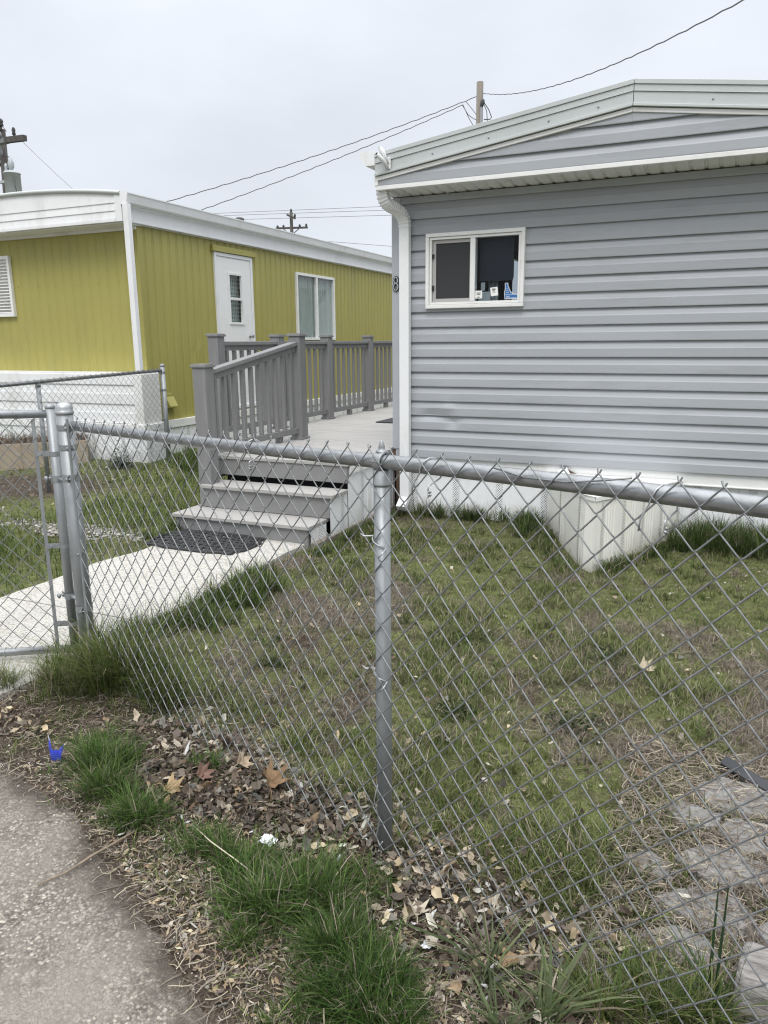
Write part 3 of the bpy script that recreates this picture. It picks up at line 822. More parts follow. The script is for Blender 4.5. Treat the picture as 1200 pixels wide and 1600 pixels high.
# stickers on the inside of the pane
yp = yf + .0275
b = MB()
b.obox((-1.905, yp, z0+.105), (.030,0,0), (0,.0006,0), (0,0,.031))
b.build('paper_note', M['paper'], wn)
b = MB(); b.obox((-1.772, yp, z0+.125), (.031,0,.003), (0,.0006,0), (-.004,0,.034))
b.build('paper_note', M['paper'], wn)
b = MB()
for kk, (cx, dz, hw) in enumerate(((-1.905,.118,.017),(-1.905,.106,.014),(-1.905,.084,.010),(-1.776,.145,.016),(-1.776,.137,.012),(-1.774,.122,.010))):
    if kk == 3: b.build('note_print', M['ink'], wn); b = MB()
    b.box(cx-hw, cx+hw, yp-.0016, yp-.0009, z0+dz-.0035, z0+dz+.0035)
b.build('note_print', M['ink'], wn)
# blue state-shaped sticker: tall chimney at the left, broad foot
shape = [(0,0),(0,.30),(.015,.34),(.01,.40),(.05,.62),(.03,.95),(.17,.95),(.18,.75),(.24,.66),(.27,.55),(.33,.47),(.36,.37),(.45,.36),(.50,.28),(.62,.26),(.66,.30),(.70,.22),(.86,.24),(.86,0)]
def stick(sc, ox, oz, y, m, nm, grow):
    cx, cz = .36, .42
    b = MB()
    pts = []
    n = len(shape)
    for k, (u, v) in enumerate(shape):
        (ua,va),(ub,vb) = shape[k-1], shape[(k+1) % n]
        tx, tz = ub-ua, vb-va; L = math.hypot(tx,tz); nx, nz = tz/L, -tx/L
        pts.append((ox + (u - nx*grow)*sc, y, oz + (v - nz*grow)*sc))
    b.prism(pts, (0,.0005,0))
    return b.build(nm, m, wn)
stick(.128, -1.682, z0+.066, yp-.0004, M['paper'], 'sticker_border', .040)
stick(.128, -1.682, z0+.066, yp-.0012, M['blue'], 'state_sticker', 0.0)
b = MB()
for u0, u1, v in ((.10,.20,.60),(.10,.24,.50),(.08,.28,.385),(.06,.80,.235),(.10,.34,.14),(.10,.30,.10),(.06,.80,.035)):
    b.box(-1.682+u0*.128, -1.682+u1*.128, yp-.0022, yp-.0014, z0+.066+v*.128-.0012, z0+.066+v*.128+.0012)
b.build('sticker_print', M['paper'], wn)
b = MB()     # half-lowered dark shade with its bottom bar, pale drape at the left edge
b.box(xm+.03, x1-.112, GY+.06, GY+.066, z0+.235, z1-.03)
b.box(xm+.03, x1-.12, GY+.05, GY+.075, z0+.215, z0+.234)
b.build('roller_shade', M['black_plastic'], wn)
b = MB(); b.box(xm+.03, xm+.13, GY+.045, GY+.05, z0+.02, z0+.13); b.box(xm+.05, xm+.085, GY+.045, GY+.05, z0+.14, z0+.205)
b.build('window_clutter', M['curtain'], wn)
b = MB()
for k in range(3):
    b.tube([(xm+.10+k*.03, GY+.14, z0-.05),(xm+.10+k*.03, GY+.14, z0+.24)], .017, 8)
b.build('drape', M['curtain'], wn)
# side window of the grey home (seen across the room)
b = MB()
ya, yb = GY+SIDEWIN[0], GY+SIDEWIN[1]
for p in ((ya-.04,yb+.04,SIDEWIN[2]-.04,SIDEWIN[2]+.03),(ya-.04,yb+.04,SIDEWIN[3]-.03,SIDEWIN[3]+.04)):
    b.box(GX0-.03,GX0+.02,p[0],p[1],p[2],p[3])
for p in ((ya-.04,ya+.03),((ya+yb)/2-.025,(ya+yb)/2+.025),(yb-.03,yb+.04)):
    b.box(GX0-.028,GX0+.02,p[0],p[1],SIDEWIN[2]+.03,SIDEWIN[3]-.03)
sw = b.build('window', M['white_trim'], gh)
b = MB(); b.add([(GX0-.006,yb-.02,SIDEWIN[2]+.02),(GX0-.006,ya+.02,SIDEWIN[2]+.02),(GX0-.006,ya+.02,SIDEWIN[3]-.02),(GX0-.006,yb-.02,SIDEWIN[3]-.02)], [(0,1,2,3)]); b.build('pane', M['glass'], sw)

# ---- skirting of the grey home
def skirt_run(a, c, z0, z1, parent, name, m, vm, per=.40, strip=.062, ribs=(.13,.235,.33), first=.06, nrm=None, z1b=None):
    """ribbed vertical panels from a to c with a perforated vent strip once per panel"""
    a, c = Vector((*a,0)), Vector((*c,0)); U = (c-a); L = U.length; U.normalize()
    Nn = Vector(nrm) if nrm else Vector((U.y,-U.x,0))
    us = [(0,0)]; strips = []
    k = 0
    u = first
    while u < L:
        if u+strip < L:
            strips.append((u, u+strip))
        for r in ribs:
            q = u + strip + (r-.06)
            if q+.012 < L: us += [(q-.008,0),(q-.004,-.006),(q+.004,-.006),(q+.008,0)]
        u += per
    us.append((L,0)); us = sorted(set(us))
    b = MB(); grid_wall(b, a, U, Nn, us, [(z0,0),((z0+z1)/2,0),(z1,0)])
    for q_i, q_v in enumerate(b.v):
        if z1b is not None and q_v[2] > z1-1e-6:
            t_ = ((q_v[0]-a.x)*U.x+(q_v[1]-a.y)*U.y)/L; b.v[q_i] = (q_v[0], q_v[1], z1 + (z1b-z1)*t_)
    o = b.build(name, m, parent)
    for s0, s1 in strips:
        b = MB()
        p, q = a+U*s0+Nn*.003, a+U*s1+Nn*.003
        f = (0,1,2,3) if U.cross(Vector((0,0,1))).dot(Nn) > 0 else (3,2,1,0)
        za, zb = (z1, z1) if z1b is None else (z1+(z1b-z1)*s0/L, z1+(z1b-z1)*s1/L)
        b.add([(p.x,p.y,z0),(q.x,q.y,z0),(q.x,q.y,zb),(p.x,p.y,za)], [f])
        b.build('vent_strip', vm, o)
    return o
skirt_run((GX0+.02,GY+.035), (GX1,GY+.035), -.05, .44, gh, 'skirting', M['skirt'], M['vent'], first=.115)
skirt_run((GX1-.01,GY+.06), (GX1-.01,GB), -.05, .50, gh, 'skirting', M['skirt'], M['vent'], per=.8, nrm=(1,0,0))
skirt_run((GX0+.02,GY+.3), (GX0+.02,GB), -.05, .44, gh, 'skirting', M['skirt'], M['vent'], nrm=(-1,0,0))
b = MB(); b.box(GX0+.06, GX1, GY+.004, GY+.05, .428, .530); b.box(GX0+.06, GX1, GY-.006, GY+.003, .428, .440)
b.build('skirting_trim', M['white_trim'], gh, .003)

# ---- V-shaped hitch cover standing out of the skirting
hc = thing('hitch_cover', (-.78,5.7,0), 'cream ribbed skirting box sticking out in a point from the grey home', 'hitch cover')
A_, B_, C_ = (-1.275,6.295), (-.715,5.03), (-.215,6.295)
ht = lambda p: .50
def face(a, c, zz, per, first, nm):
    return skirt_run(a, c, -.06, zz[0], hc, nm, M['cream_skirt'], M['vent_cream'], per=per, strip=.034, ribs=(.09,.125,.16,.20), first=first, z1b=zz[1])
B1, B2 = (-.772,5.105), (-.700,5.045)
face(A_, B1, (.455,.52), .62, .50, 'side_panel')
face(B1, B2, (.52,.52), .62, .50, 'nose_panel')
face(B2, C_, (.52,.455), .30, .10, 'front_panel')
b = MB()
b.prism([(A_[0]-.02,GY-.008,.462),(B1[0]-.01,B1[1]-.01,.527),(B2[0],B2[1]-.012,.527),(C_[0]+.02,GY-.008,.462)], (0,0,.006))
def strip(b, a, c, t=.006):
    a, c = Vector(a), Vector(c); U = (c-a); U.z = 0; U.normalize(); Nn = Vector((U.y,-U.x,0))
    b.prism([a+Nn*.002, c+Nn*.002, c+Nn*.002+Vector((0,0,.032)), a+Nn*.002+Vector((0,0,.032))], Nn*t)
strip(b, (A_[0],GY-.01,.432), (*B1,.497)); strip(b, (*B1,.4965), (*B2,.4965)); strip(b, (*B2,.496), (C_[0],GY-.01,.430))
b.build('cap', M['white_trim'], hc, .002)
b = MB(); b.obox((-1.13,6.235,.475), (.035,0,.02), (0,.004,0), (-.02,0,.036))
b.build('loose_trim', M['white_metal'], hc, label='bent white trim piece standing proud of the cap')
b = MB(); b.prism([(-1.17,6.262,.532),(-1.07,6.262,.452),(-1.00,6.262,.452)], (0,-.006,0))
b.build('bare_wood', M['brown_gap'], hc)

# ------------------------------------------------------------------ yellow mobile home
YX, YY, YL = -6.80, 7.75, 20.5
YXL = YX - 3.75
yh = thing('yellow_mobile_home', (-8.6,13,0), 'mustard yellow mobile home with ribbed metal walls and white roof edge', 'mobile home')
DOOR = (9.34, 10.20, .62, 2.79)
BW = (11.58, 12.98, 1.60, 2.735)
TW = (15.83, 17.2, 1.66, 2.66)
b = MB()
def ywob(u, z): return .006*(float(fbm(u*1.0+3, z*1.3, .9, 3))-.5)*2 + .02*math.exp(-((u-1.05)/.10)**2-((z-1.45)/.09)**2)*math.sin(u*60)*.4
grid_wall(b, (YX,YY,0), (0,1,0), (1,0,0), rib_us(YL-YY), [(.46,0)]+[(.46+k*(3.02-.46)/18,0) for k in range(1,19)], [(DOOR[0]-YY,DOOR[1]-YY,DOOR[2],DOOR[3]), (BW[0]-YY+.03,BW[1]-YY-.03,BW[2]+.03,BW[3]-.03), (TW[0]-YY+.03,TW[1]-YY-.03,TW[2]+.03,TW[3]-.03)], ywob)
grid_wall(b, (YXL,YY,0), (1,0,0), (0,-1,0), rib_us(YX-YXL, .155, .0065), [(1.10+k*(3.0-1.10)/14,0) for k in range(15)], [], lambda u, z: .005*(float(fbm(u+30, z, 1.1, 3))-.5)*2)
b.add([(YXL,YY,.4),(YXL,YL,.4),(YXL,YL,3.0),(YXL,YY,3.0)], [(3,2,1,0)]); b.add([(YXL,YL,.4),(YX,YL,.4),(YX,YL,3.0),(YXL,YL,3.0)], [(3,2,1,0)])
b.build('wall', M['yellow'], yh)
b = MB(); b.box(YXL+.05, YX-.9, YY+.3, YL-.1, .42, 2.95); b.box(YXL+.05, YX-.01, YY+.05, YL-.1, .38, .41)
b.build('interior', M['room'], yh)
b = MB(); b.box(YX-.045, YX+.012, YY-.012, YY+.05, 1.20, 3.0); b.build('corner_trim', M['yellow'], yh, .003)
# seams: screw rows
for k in range(10):
    b = MB(); b.lathe((YX-.35-k*.36, YY-.001, 2.33), [(.009,0),(.009,.004)], 6, (0,-1,0)); b.build('screw', M['yellow'], yh)
for k in range(14):
    b = MB(); b.lathe((YX+.001, YY+.25+k*.31, 2.28), [(.009,0),(.009,.004)], 6, (1,0,0)); b.build('screw', M['yellow'], yh)
# roof edge: bowed front fascia with lap lines
RX0, RX1, RY = YXL-.07, -6.73, 7.45
xc = (RX0+RX1)/2
def rtop(x): return 3.345 + .125*(1-((x-xc)/((RX1-RX0)/2))**2)
b = MB()
nx = 30
for zz0, zz1, oo0, oo1 in ((3.0,3.035,.02,.02),(3.035,3.125,.012,.002),(3.125,3.215,.012,.002),(3.215,None,.012,.002)):
    P = []
    for i in range(nx+1):
        x = RX0 + (RX1-.10-RX0)*i/nx
        t = rtop(x)-.05 if zz1 is None else zz1
        P.append([(x,RY+.01,zz0),(x,RY-oo0,zz0),(x,RY-oo1,t),(x,RY+.01,t)])
    b.grid(P)
b.box(RX1-.10, RX1, RY-.016, RY+.02, 3.0, 3.34)
b.box(RX0, RX1-.001, RY+.012, RY+.03, 3.001, 3.33)
b.build('end_fascia', M['white_metal'], yh)
b = MB()   # top lip of the roof at the end, following the bow
b.tube([(RX0+(RX1-RX0)*i/nx, RY-.012, rtop(RX0+(RX1-RX0)*i/nx)-.028) for i in range(nx+1)], .026, 8)
b.build('roof_lip', M['roof_edge'], yh)
b = MB()
P = []
for i in range(nx+1):
    x = RX0 + (RX1-RX0)*i/nx
    P.append([(x,RY,rtop(x)-.012),(x,YL+.3,rtop(x)-.012)])
b.grid([list(reversed(r)) for r in P]); b.grid([[(p[0],p[1],p[2]-.02) for p in r] for r in P])
b.build('roof', M['roof_top'], yh)
b = MB(); b.box(RX0+.01, RX1-.02, RY+.03, YY+.02, 2.985, 2.999); b.box(RX0+.01, RX1-.025, YY+.02, YL+.2, 2.992, 2.999)
b.box(YXL, YX+.008, YY-.03, YY-.001, 2.945, 2.984)
b.build('soffit', M['white_trim'], yh)
b = MB(); b.box(RX1-.02, RX1-.001, RY+.03, YL+.3, 3.0, 3.19); b.box(RX1-.02, RX1+.010, RY+.03, YL+.3, 3.004, 3.020); b.build('side_fascia', M['white_metal'], yh)
b = MB()
gq = [(RX1+.001,3.185),(RX1+.075,3.185),(RX1+.095,3.205),(RX1+.115,3.285),(RX1+.125,3.312),(RX1+.001,3.318)]
b.prism([(x,RY-.03,z) for x, z in gq], (0,.006,0))
for i in range(4):
    (xa,za),(xb,zb) = gq[i], gq[i+1]
    b.add([(xa,RY-.024,za),(xb,RY-.024,zb),(xb,YL+.3,zb),(xa,YL+.3,za)], [(3,2,1,0)])
b.box(RX1+.108,RX1+.127,RY-.023,YL+.3,3.300,3.313)
b.box(RX1-.03, RX1+.02, RY-.02, YL+.3, 3.319, 3.338)
b.build('gutter', M['white_metal'], yh)
b = MB(); rect_sweep(b, [(-6.655,7.44,3.19),(-6.655,7.44,2.2),(-6.655,7.44,1.19)], .075, .06); b.build('downspout', M['white_metal'], yh)
# door with glazed upper half
y0, y1, z0, z1 = DOOR
b = MB()
b.box(YX-.02, YX+.028, y0-.05, y0, z0, z1+.05); b.box(YX-.02, YX+.028, y1, y1+.05, z0, z1+.05); b.box(YX-.02, YX+.028, y0, y1, z1, z1+.05); b.box(YX-.02, YX+.04, y0-.05, y1+.05, z0-.05, z0)
dr = b.build('door', M['white_metal'], yh, .003)
b = MB()
wy0, wy1, wz0, wz1 = 9.60, 9.97, 1.83, 2.58
b.box(YX-.015,YX+.014,y0+.004,wy0,z0,z1-.004); b.box(YX-.015,YX+.014,wy1,y1-.004,z0,z1-.004); b.box(YX-.0155,YX+.014,wy0,wy1,z0,wz0); b.box(YX-.0155,YX+.014,wy0,wy1,wz1,z1-.004)
b.build('leaf', M['door'], dr)
b = MB()
def yframe(b, y0,y1,z0,z1,w,x0,x1):
    b.box(x0,x1,y0,y1,z0,z0+w); b.box(x0,x1,y0,y1,z1-w,z1); b.box(x0,x1-.0003,y0,y0+w,z0+w,z1-w); b.box(x0,x1-.0003,y1-w,y1,z0+w,z1-w)
yframe(b, wy0,wy1,wz0,wz1,.035,YX-.01,YX+.028)
b.box(YX-.009,YX+.027,wy0+.035,wy1-.035,2.185,2.225)
b.build('glazing_frame', M['white_trim'], dr, .002)
b = MB(); b.add([(YX-.004,wy0+.03,wz0+.03),(YX-.004,wy1-.03,wz0+.03),(YX-.004,wy1-.03,wz1-.03),(YX-.004,wy0+.03,wz1-.03)], [(0,1,2,3)]); b.build('pane', M['glass'], dr)
b = MB()
for k in range(9):
    b.box(YX-.075,YX-.07,wy0-.02+k*.045,wy0+.01+k*.045,wz0-.05,wz1+.05)
for k in range(14): b.box(YX-.069,YX-.066,wy0-.05,wy1+.05,wz0+k*.06,wz0+k*.06+.02)
b.build('lace_curtain', M['curtain'], dr)
b = MB(); b.lathe((YX+.014,10.12,1.66), [(.028,0),(.028,.006),(.011,.010),(.011,.035),(.026,.045),(.028,.06),(.02,.072)], 12, (1,0,0)); b.build('handle', M['galv'], dr)
b = MB(); b.box(YX+.0,YX+.055,9.24,10.34,2.845,2.885); b.box(YX+.0,YX+.04,9.25,10.33,2.886,2.93); b.build('drip_cap', M['yellow'], yh, .004)
# sliding windows on the long side
def side_window(W_, mid):
    y0, y1, z0, z1 = W_
    b = MB(); yframe(b, y0,y1,z0,z1,.045,YX-.03,YX+.035)
    b.box(YX-.025,YX+.033,mid-.03,mid+.03,z0+.045,z1-.045)
    o = b.build('window', M['white_trim'], yh, .003)
    b = MB(); b.add([(YX-.003,y0+.04,z0+.04),(YX-.003,y1-.04,z0+.04),(YX-.003,y1-.04,z1-.04),(YX-.003,y0+.04,z1-.04)], [(0,1,2,3)]); b.build('pane', M['glass'], o)
    b = MB()
    P = []
    n = 60
    for i in range(n+1):
        y = y0-.05 + (y1-y0+.1)*i/n
        dx = .030*math.sin(i*1.25) + .014*math.sin(i*.47+1)
        P.append([(YX-.065+dx, y, z0-.05), (YX-.065+dx*1.2, y, (z0+z1)/2), (YX-.065+dx*.8, y, z1+.05)])
    b.grid(P, lambda i, j: not (.50 < i/n < .56)); b.build('curtain', M['curtain'], o)
side_window(BW, 12.30); side_window(TW, 16.6)
# louvred shutter window at the left of the end wall
b = MB()
sx0, sx1, sz0, sz1 = -10.2, -9.03, 1.94, 2.745
frame(b, sx0, sx1, sz0, sz1, .045, YY-.05, YY)
o = b.build('shutter', M['white_trim'], yh, .003)
b = MB()
for k in range(17):
    zz = sz0+.06+k*.042
    b.obox(((sx0+sx1)/2, YY-.028, zz), ((sx1-sx0)/2-.046,0,0), (0,.018,.010), (0,-.0015,.0028))
b.box(sx0+.04, sx1-.04, YY-.008, YY-.004, sz0+.04, sz1-.04)
b.build('louvre', M['white_trim'], o)
# dryer vent hood
b = MB(); b.prism([(YX+.002,8.02,.70),(YX+.002,8.20,.70),(YX+.002,8.17,.90),(YX+.002,8.05,.90)], (.03,0,0)); b.prism([(YX+.033,8.03,.705),(YX+.10,8.03,.72),(YX+.10,8.03,.735),(YX+.033,8.03,.86)], (0,.16,0)); b.build('vent_hood', M['yellow'], yh, .003)
# roof vent stub
b = MB(); b.lathe((-8.7,12.8,3.45), [(.05,0),(.05,.33),(.09,.34),(.09,.44),(.05,.46)], 12); b.build('roof_vent', M['cable'], yh)
# lower front: white lap-sided box and skirting
b = MB()
BY = 7.42
lap_wall(b, (YXL,BY,0), (1,0,0), (0,-1,0), (-6.735)-YXL, .56, 1.185, [], .3, None, .245, .012, .002)
b.box(YXL, -6.61, BY+.003, YY-.004, 1.186, 1.20)
b.build('front_box', M['white_metal'], yh)
b = MB(); b.box(-6.735, -6.60, BY-.022, BY+.03, .48, 1.185); b.box(-6.63,-6.60,BY+.03,YY-.02,.48,1.185); b.build('corner_board', M['white_trim'], yh, .004)
b = MB(); b.box(YXL, -6.58, BY-.045, BY-.012, .47, .555); b.box(-6.60, -6.58, BY-.012, YY+.02, .47, .555)
b.box(YX-.02, YX+.05, YY+.02, YL, .44, .545); b.build('skirting_trim', M['white_trim'], yh, .004)
skirt_run((YXL,BY-.03), (-6.585,BY-.03), -.05, .468, yh, 'skirting', M['skirt'], M['vent'], per=.5, strip=.05)
skirt_run((-6.585,BY-.03), (-6.585,YY+.02), -.05, .468, yh, 'skirting', M['skirt'], M['vent'], per=.9, strip=.04, nrm=(1,0,0))
skirt_run((YX+.03,YY+.02), (YX+.03,YL), -.05, .438, yh, 'skirting', M['skirt'], M['vent'], per=.6, strip=.05, nrm=(1,0,0))

# ------------------------------------------------------------------ deck
DZ = .585
dk = thing('wooden_deck', (-3.7,8.5,0), 'grey painted wooden deck with steps and baluster railings between the two homes', 'deck')
DX0, DX1, DYB = -4.68, -2.745, 16.2
b = MB()
y = 5.40; k = 0
while y < DYB:
    xl = -4.07 if y < 6.18 else DX0-.02
    b.box(xl + .004*math.sin(k*3.7), DX1+.012 + .004*math.sin(k*2.1), y, y+.137, DZ-.028+.0012*math.sin(k*5.1), DZ+.0012*math.sin(k*5.1))
    y += .143; k += 1
b.build('floor_boards', M['board'], dk, .003)
b = MB()
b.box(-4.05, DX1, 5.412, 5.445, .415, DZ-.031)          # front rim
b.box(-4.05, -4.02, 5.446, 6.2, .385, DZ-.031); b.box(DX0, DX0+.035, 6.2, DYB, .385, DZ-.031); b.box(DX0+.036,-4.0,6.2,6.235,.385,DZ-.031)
b.build('rim_board', M['deck'], dk, .003)
b = MB(); b.box(DX0+.036,DX1-.03,6.3,DYB,.30,.34); b.box(-4.0,DX1-.03,5.50,6.3,-.02,.40); b.build('under_deck', M['dark'], dk)  # near-black blocks in place of the shade below the boards
def tread(yf, x0, x1, z, depth):
    b = MB()
    b.box(x0, x1, yf, yf+.138, z-.030, z); b.box(x0+.002, x1-.004, yf+.143, yf+depth, z-.030, z-.001)
    return b.build('tread', M['board'], dk, .004)
tread(4.85, -4.115, -2.80, .168, .46); tread(5.13, -4.02, -2.735, .368, .285)
def riser(yf, x0, x1, z0, z1):
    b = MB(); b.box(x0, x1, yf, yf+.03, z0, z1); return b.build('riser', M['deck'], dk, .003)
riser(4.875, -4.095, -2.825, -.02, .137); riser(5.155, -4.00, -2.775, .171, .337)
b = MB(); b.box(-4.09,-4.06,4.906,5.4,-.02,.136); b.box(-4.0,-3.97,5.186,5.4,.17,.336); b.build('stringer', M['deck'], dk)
# side skirting that steps up along the stairs, wood sill under it
skirt_run((-2.812,4.90), (-2.80,5.135), -.03, .136, dk, 'side_skirting', M['skirt'], M['vent'], per=.4, first=.12, strip=.05, nrm=(1,0,0))
skirt_run((-2.765,5.14), (-2.755,5.43), -.03, .336, dk, 'side_skirting', M['skirt'], M['vent'], per=.4, first=.18, strip=.05, nrm=(1,0,0))
skirt_run((-2.752,5.435), (-2.748,6.42), -.03, .49, dk, 'side_skirting', M['skirt'], M['vent'], per=.35, first=.25, strip=.05, nrm=(1,0,0))
b = MB(); b.box(-2.752,-2.733,5.45,6.42,.485,.553); b.build('edge_trim', M['white_trim'], dk, .003)
b = MB(); b.bar((-2.79,4.90,.0),(-2.73,6.3,.03),.06,.05); b.build('ground_sill', M['wood_pole'], dk, .004)
def newel(x, y, z0, z1, w=.128, cap=True):
    b = MB(); b.box(x-w/2, x+w/2, y-w/2, y+w/2, z0, z1-.03)
    p = b.build('post', M['deck_post'], dk, .006)
    b = MB(); b.box(x-w/2-.012, x+w/2+.012, y-w/2-.012, y+w/2+.012, z1-.029, z1-.008); b.prism([(x-w/2-.004,y-w/2-.004,z1-.0075),(x+w/2+.004,y-w/2-.004,z1-.0075),(x+w/2+.004,y+w/2+.004,z1-.0075),(x-w/2-.004,y+w/2+.004,z1-.0075)], (0,0,.0075)); b.build('cap', M['deck_post'], p, .003)
    if z0 > .5:
        b = MB(); b.box(x-w/2-.012, x+w/2+.012, y-w/2-.012, y+w/2+.012, DZ+.002, DZ+.022); b.build('base_collar', M['deck_post'], p, .003)
    return p
N1, N2 = (-3.995,5.23), (-3.925,6.68)
newel(*N1, .169, 1.385); newel(*N2, DZ+.002, 1.645)
RXL = -4.63
posts_y = [6.30, 7.44, 8.62, 9.86, 11.1, 12.34, 13.58, 14.8]
for yy in posts_y: newel(RXL, yy, DZ+.002, 1.648, .12)
proto_bal = {}
def baluster(x, y, z0, z1):
    key = (round(z0,3), round(z1,3))
    if key in proto_bal:
        src = proto_bal[key]
        o = src.copy(); COL.objects.link(o); o.parent = dk
        o.location = Vector((x,y,z0)) - dk.location
        return o
    b = MB(); b.box(-.018,.018,-.018,.018,0,z1-z0)
    me_o = b.build('baluster', M['deck_post'], None, .003)
    me_o.parent = dk; me_o.location = Vector((x,y,z0)) - dk.location
    proto_bal[key] = me_o
    return me_o
for a, c in zip(posts_y[:-1], posts_y[1:]):
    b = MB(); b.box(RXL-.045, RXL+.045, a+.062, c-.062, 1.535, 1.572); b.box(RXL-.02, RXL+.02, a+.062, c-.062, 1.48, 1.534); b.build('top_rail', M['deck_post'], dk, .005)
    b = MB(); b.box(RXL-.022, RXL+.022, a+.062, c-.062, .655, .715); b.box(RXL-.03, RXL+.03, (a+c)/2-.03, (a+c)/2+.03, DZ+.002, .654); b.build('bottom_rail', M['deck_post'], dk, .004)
    n = 7
    for k in range(n):
        baluster(RXL, a+.062+(c-a-.124)*(k+.75)/(n+.5), .716, 1.479)
# sloping stair rail
a, c = Vector((N1[0],N1[1]+.064,1.315)), Vector((N2[0],N2[1]-.064,1.545))
b = MB(); b.bar(a, c, .095, .036); b.bar(a-Vector((0,0,.048)), c-Vector((0,0,.048)), .042, .058); b.build('stair_rail', M['deck_post'], dk, .005)
a2, c2 = Vector((N1[0],N1[1]+.064,.665)), Vector((N2[0],N2[1]-.064,.675))
b = MB(); b.bar(a2, c2, .05, .06); m_ = (a2+c2)/2; b.box(m_.x-.03,m_.x+.03,m_.y+.35,m_.y+.41,DZ+.002,m_.z-.03); b.build('bottom_rail', M['deck_post'], dk, .004)
for k in range(10):
    t = (k+.6)/10.2
    p, q = a.lerp(c, t), a2.lerp(c2, t)
    baluster(p.x, p.y, q.z+.031, p.z-.078)
# door mat on the deck, far side
b = MB(); b.box(-3.83,-2.95,8.35,8.85,DZ+.004,DZ+.016)
tag(b.build('door_mat', M['black_rubber'], None, .004), 'black door mat lying on the grey deck boards', 'door mat')

# scroll rubber mat at the foot of the steps
def scroll_mat():
    t = thing('rubber_mat', (-3.6,4.62,.025), 'black openwork rubber mat on the pale path below the steps', 'mat')
    b = MB()
    cx, cy, hx, hy, z = -3.60, 4.615, .42, .245, .033
    def rim(f, n=64):
        P = []
        for k in range(n):
            a = 2*math.pi*k/n
            q = 1 + .05*math.cos(8*a)
            ca, sa = math.cos(a), math.sin(a)
            x = hx*f*q*math.copysign(abs(ca)**.34, ca); y = hy*f*q*math.copysign(abs(sa)**.34, sa)
            P.append((cx+x, cy+y, z))
        return P + [P[0]]
    b.tube(rim(1.0), .012, 6, False); b.tube(rim(.9), .007, 6, False)
    for i in range(9):
        for j in range(6):
            px = cx - hx*.80 + i*hx*1.6/8; py = cy - hy*.76 + j*hy*1.52/5
            s = 1 if (i+j) % 2 else -1
            pts = []
            for k in range(15):
                a = k/14*math.pi*2.6; r = .052*(1-k/18)
                pts.append((px + s*r*math.cos(a+.4), py + r*math.sin(a+.4)*.85, z))
            b.tube(pts, .0095, 5, False)
    for i in range(9):
        px = cx - hx*.84 + i*hx*1.68/8
        b.tube([(px, cy-hy*.92, z-.004),(px+.02, cy, z-.004),(px, cy+hy*.92, z-.004)], .008, 5, False)
    b.build('scrollwork', M['black_rubber'], t)
scroll_mat()

# ------------------------------------------------------------------ chain link
def fabric(name, p0, direc, nrm, s0, s1, zb, zt, parent, hw=.0425, hz=.0455, r=.00205, off=.0, seg=6, fine=True, sag=0.0):
    """interwoven zigzag wires. p0, direc, nrm 2-D; zb/zt functions of s"""
    J = int((s1-s0)/hw)
    allv, allf = [], []
    base = 0
    ts = (0.0, .13, .5, .87) if fine else (0.0, .5)
    for j in range(J):
        sA = s0 + j*hw
        top = zt(sA); bot = zb(sA); K = int((top-bot)/hz)
        pts = []
        for k in range(K+1):
            z = top - k*hz
            even = (j+k) % 2 == 0
            c0 = sA + (0 if even else hw); c1 = sA + (hw if even else 0)
            side = 1 if even else -1
            for t in (ts if k < K else (0.0,)):
                s = c0 + (c1-c0)*t
                if t == 0.0:
                    s += -.0016 if even else .0016
                y = 0.0 if t == 0.0 else side*r*1.05*(1.0 if fine else 0.0)
                zz = z - hz*t
                wob = .0018*math.sin(zz*23+j*.9) + .0022*math.sin(s*7+zz*5)
                pts.append((s, y + off + wob*.8 + sag*math.sin(zz*2.6)*math.sin(s*1.7), zz + .0015*math.sin(j*2.3+k)))
        if fine:   # twisted end at the top: carry the wire past the knuckle
            e0 = 1 if j % 2 == 0 else -1
            s_, y_, z_ = pts[0]
            pts.insert(0, (s_ - e0*.003, y_ - .003, z_ + .008))
        A = np.array(pts)
        P = np.empty_like(A)
        P[:,0] = p0[0] + A[:,0]*direc[0] + A[:,1]*nrm[0]; P[:,1] = p0[1] + A[:,0]*direc[1] + A[:,1]*nrm[1]; P[:,2] = A[:,2]
        T = np.gradient(P, axis=0); T /= np.linalg.norm(T, axis=1)[:,None]
        Nv = np.array([nrm[0], nrm[1], 0.0]); B = np.cross(T, Nv); B /= np.linalg.norm(B, axis=1)[:,None]
        N2_ = np.cross(B, T)
        an = np.arange(seg)*2*np.pi/seg
        R = P[:,None,:] + r*(np.cos(an)[None,:,None]*B[:,None,:] + np.sin(an)[None,:,None]*N2_[:,None,:])
        n = len(P)
        i, k = np.meshgrid(np.arange(n-1), np.arange(seg), indexing='ij')
        k2 = (k+1) % seg
        F = np.stack([i*seg+k, i*seg+k2, (i+1)*seg+k2, (i+1)*seg+k], -1).reshape(-1,4) + base
        allv.append(R.reshape(-1,3)); allf.append(F); base += n*seg
    V = np.concatenate(allv); F = np.concatenate(allf)
    return fast_mesh(name, V, F.ravel(), np.full(len(F),4), M['wire'], None, parent, smooth=True)

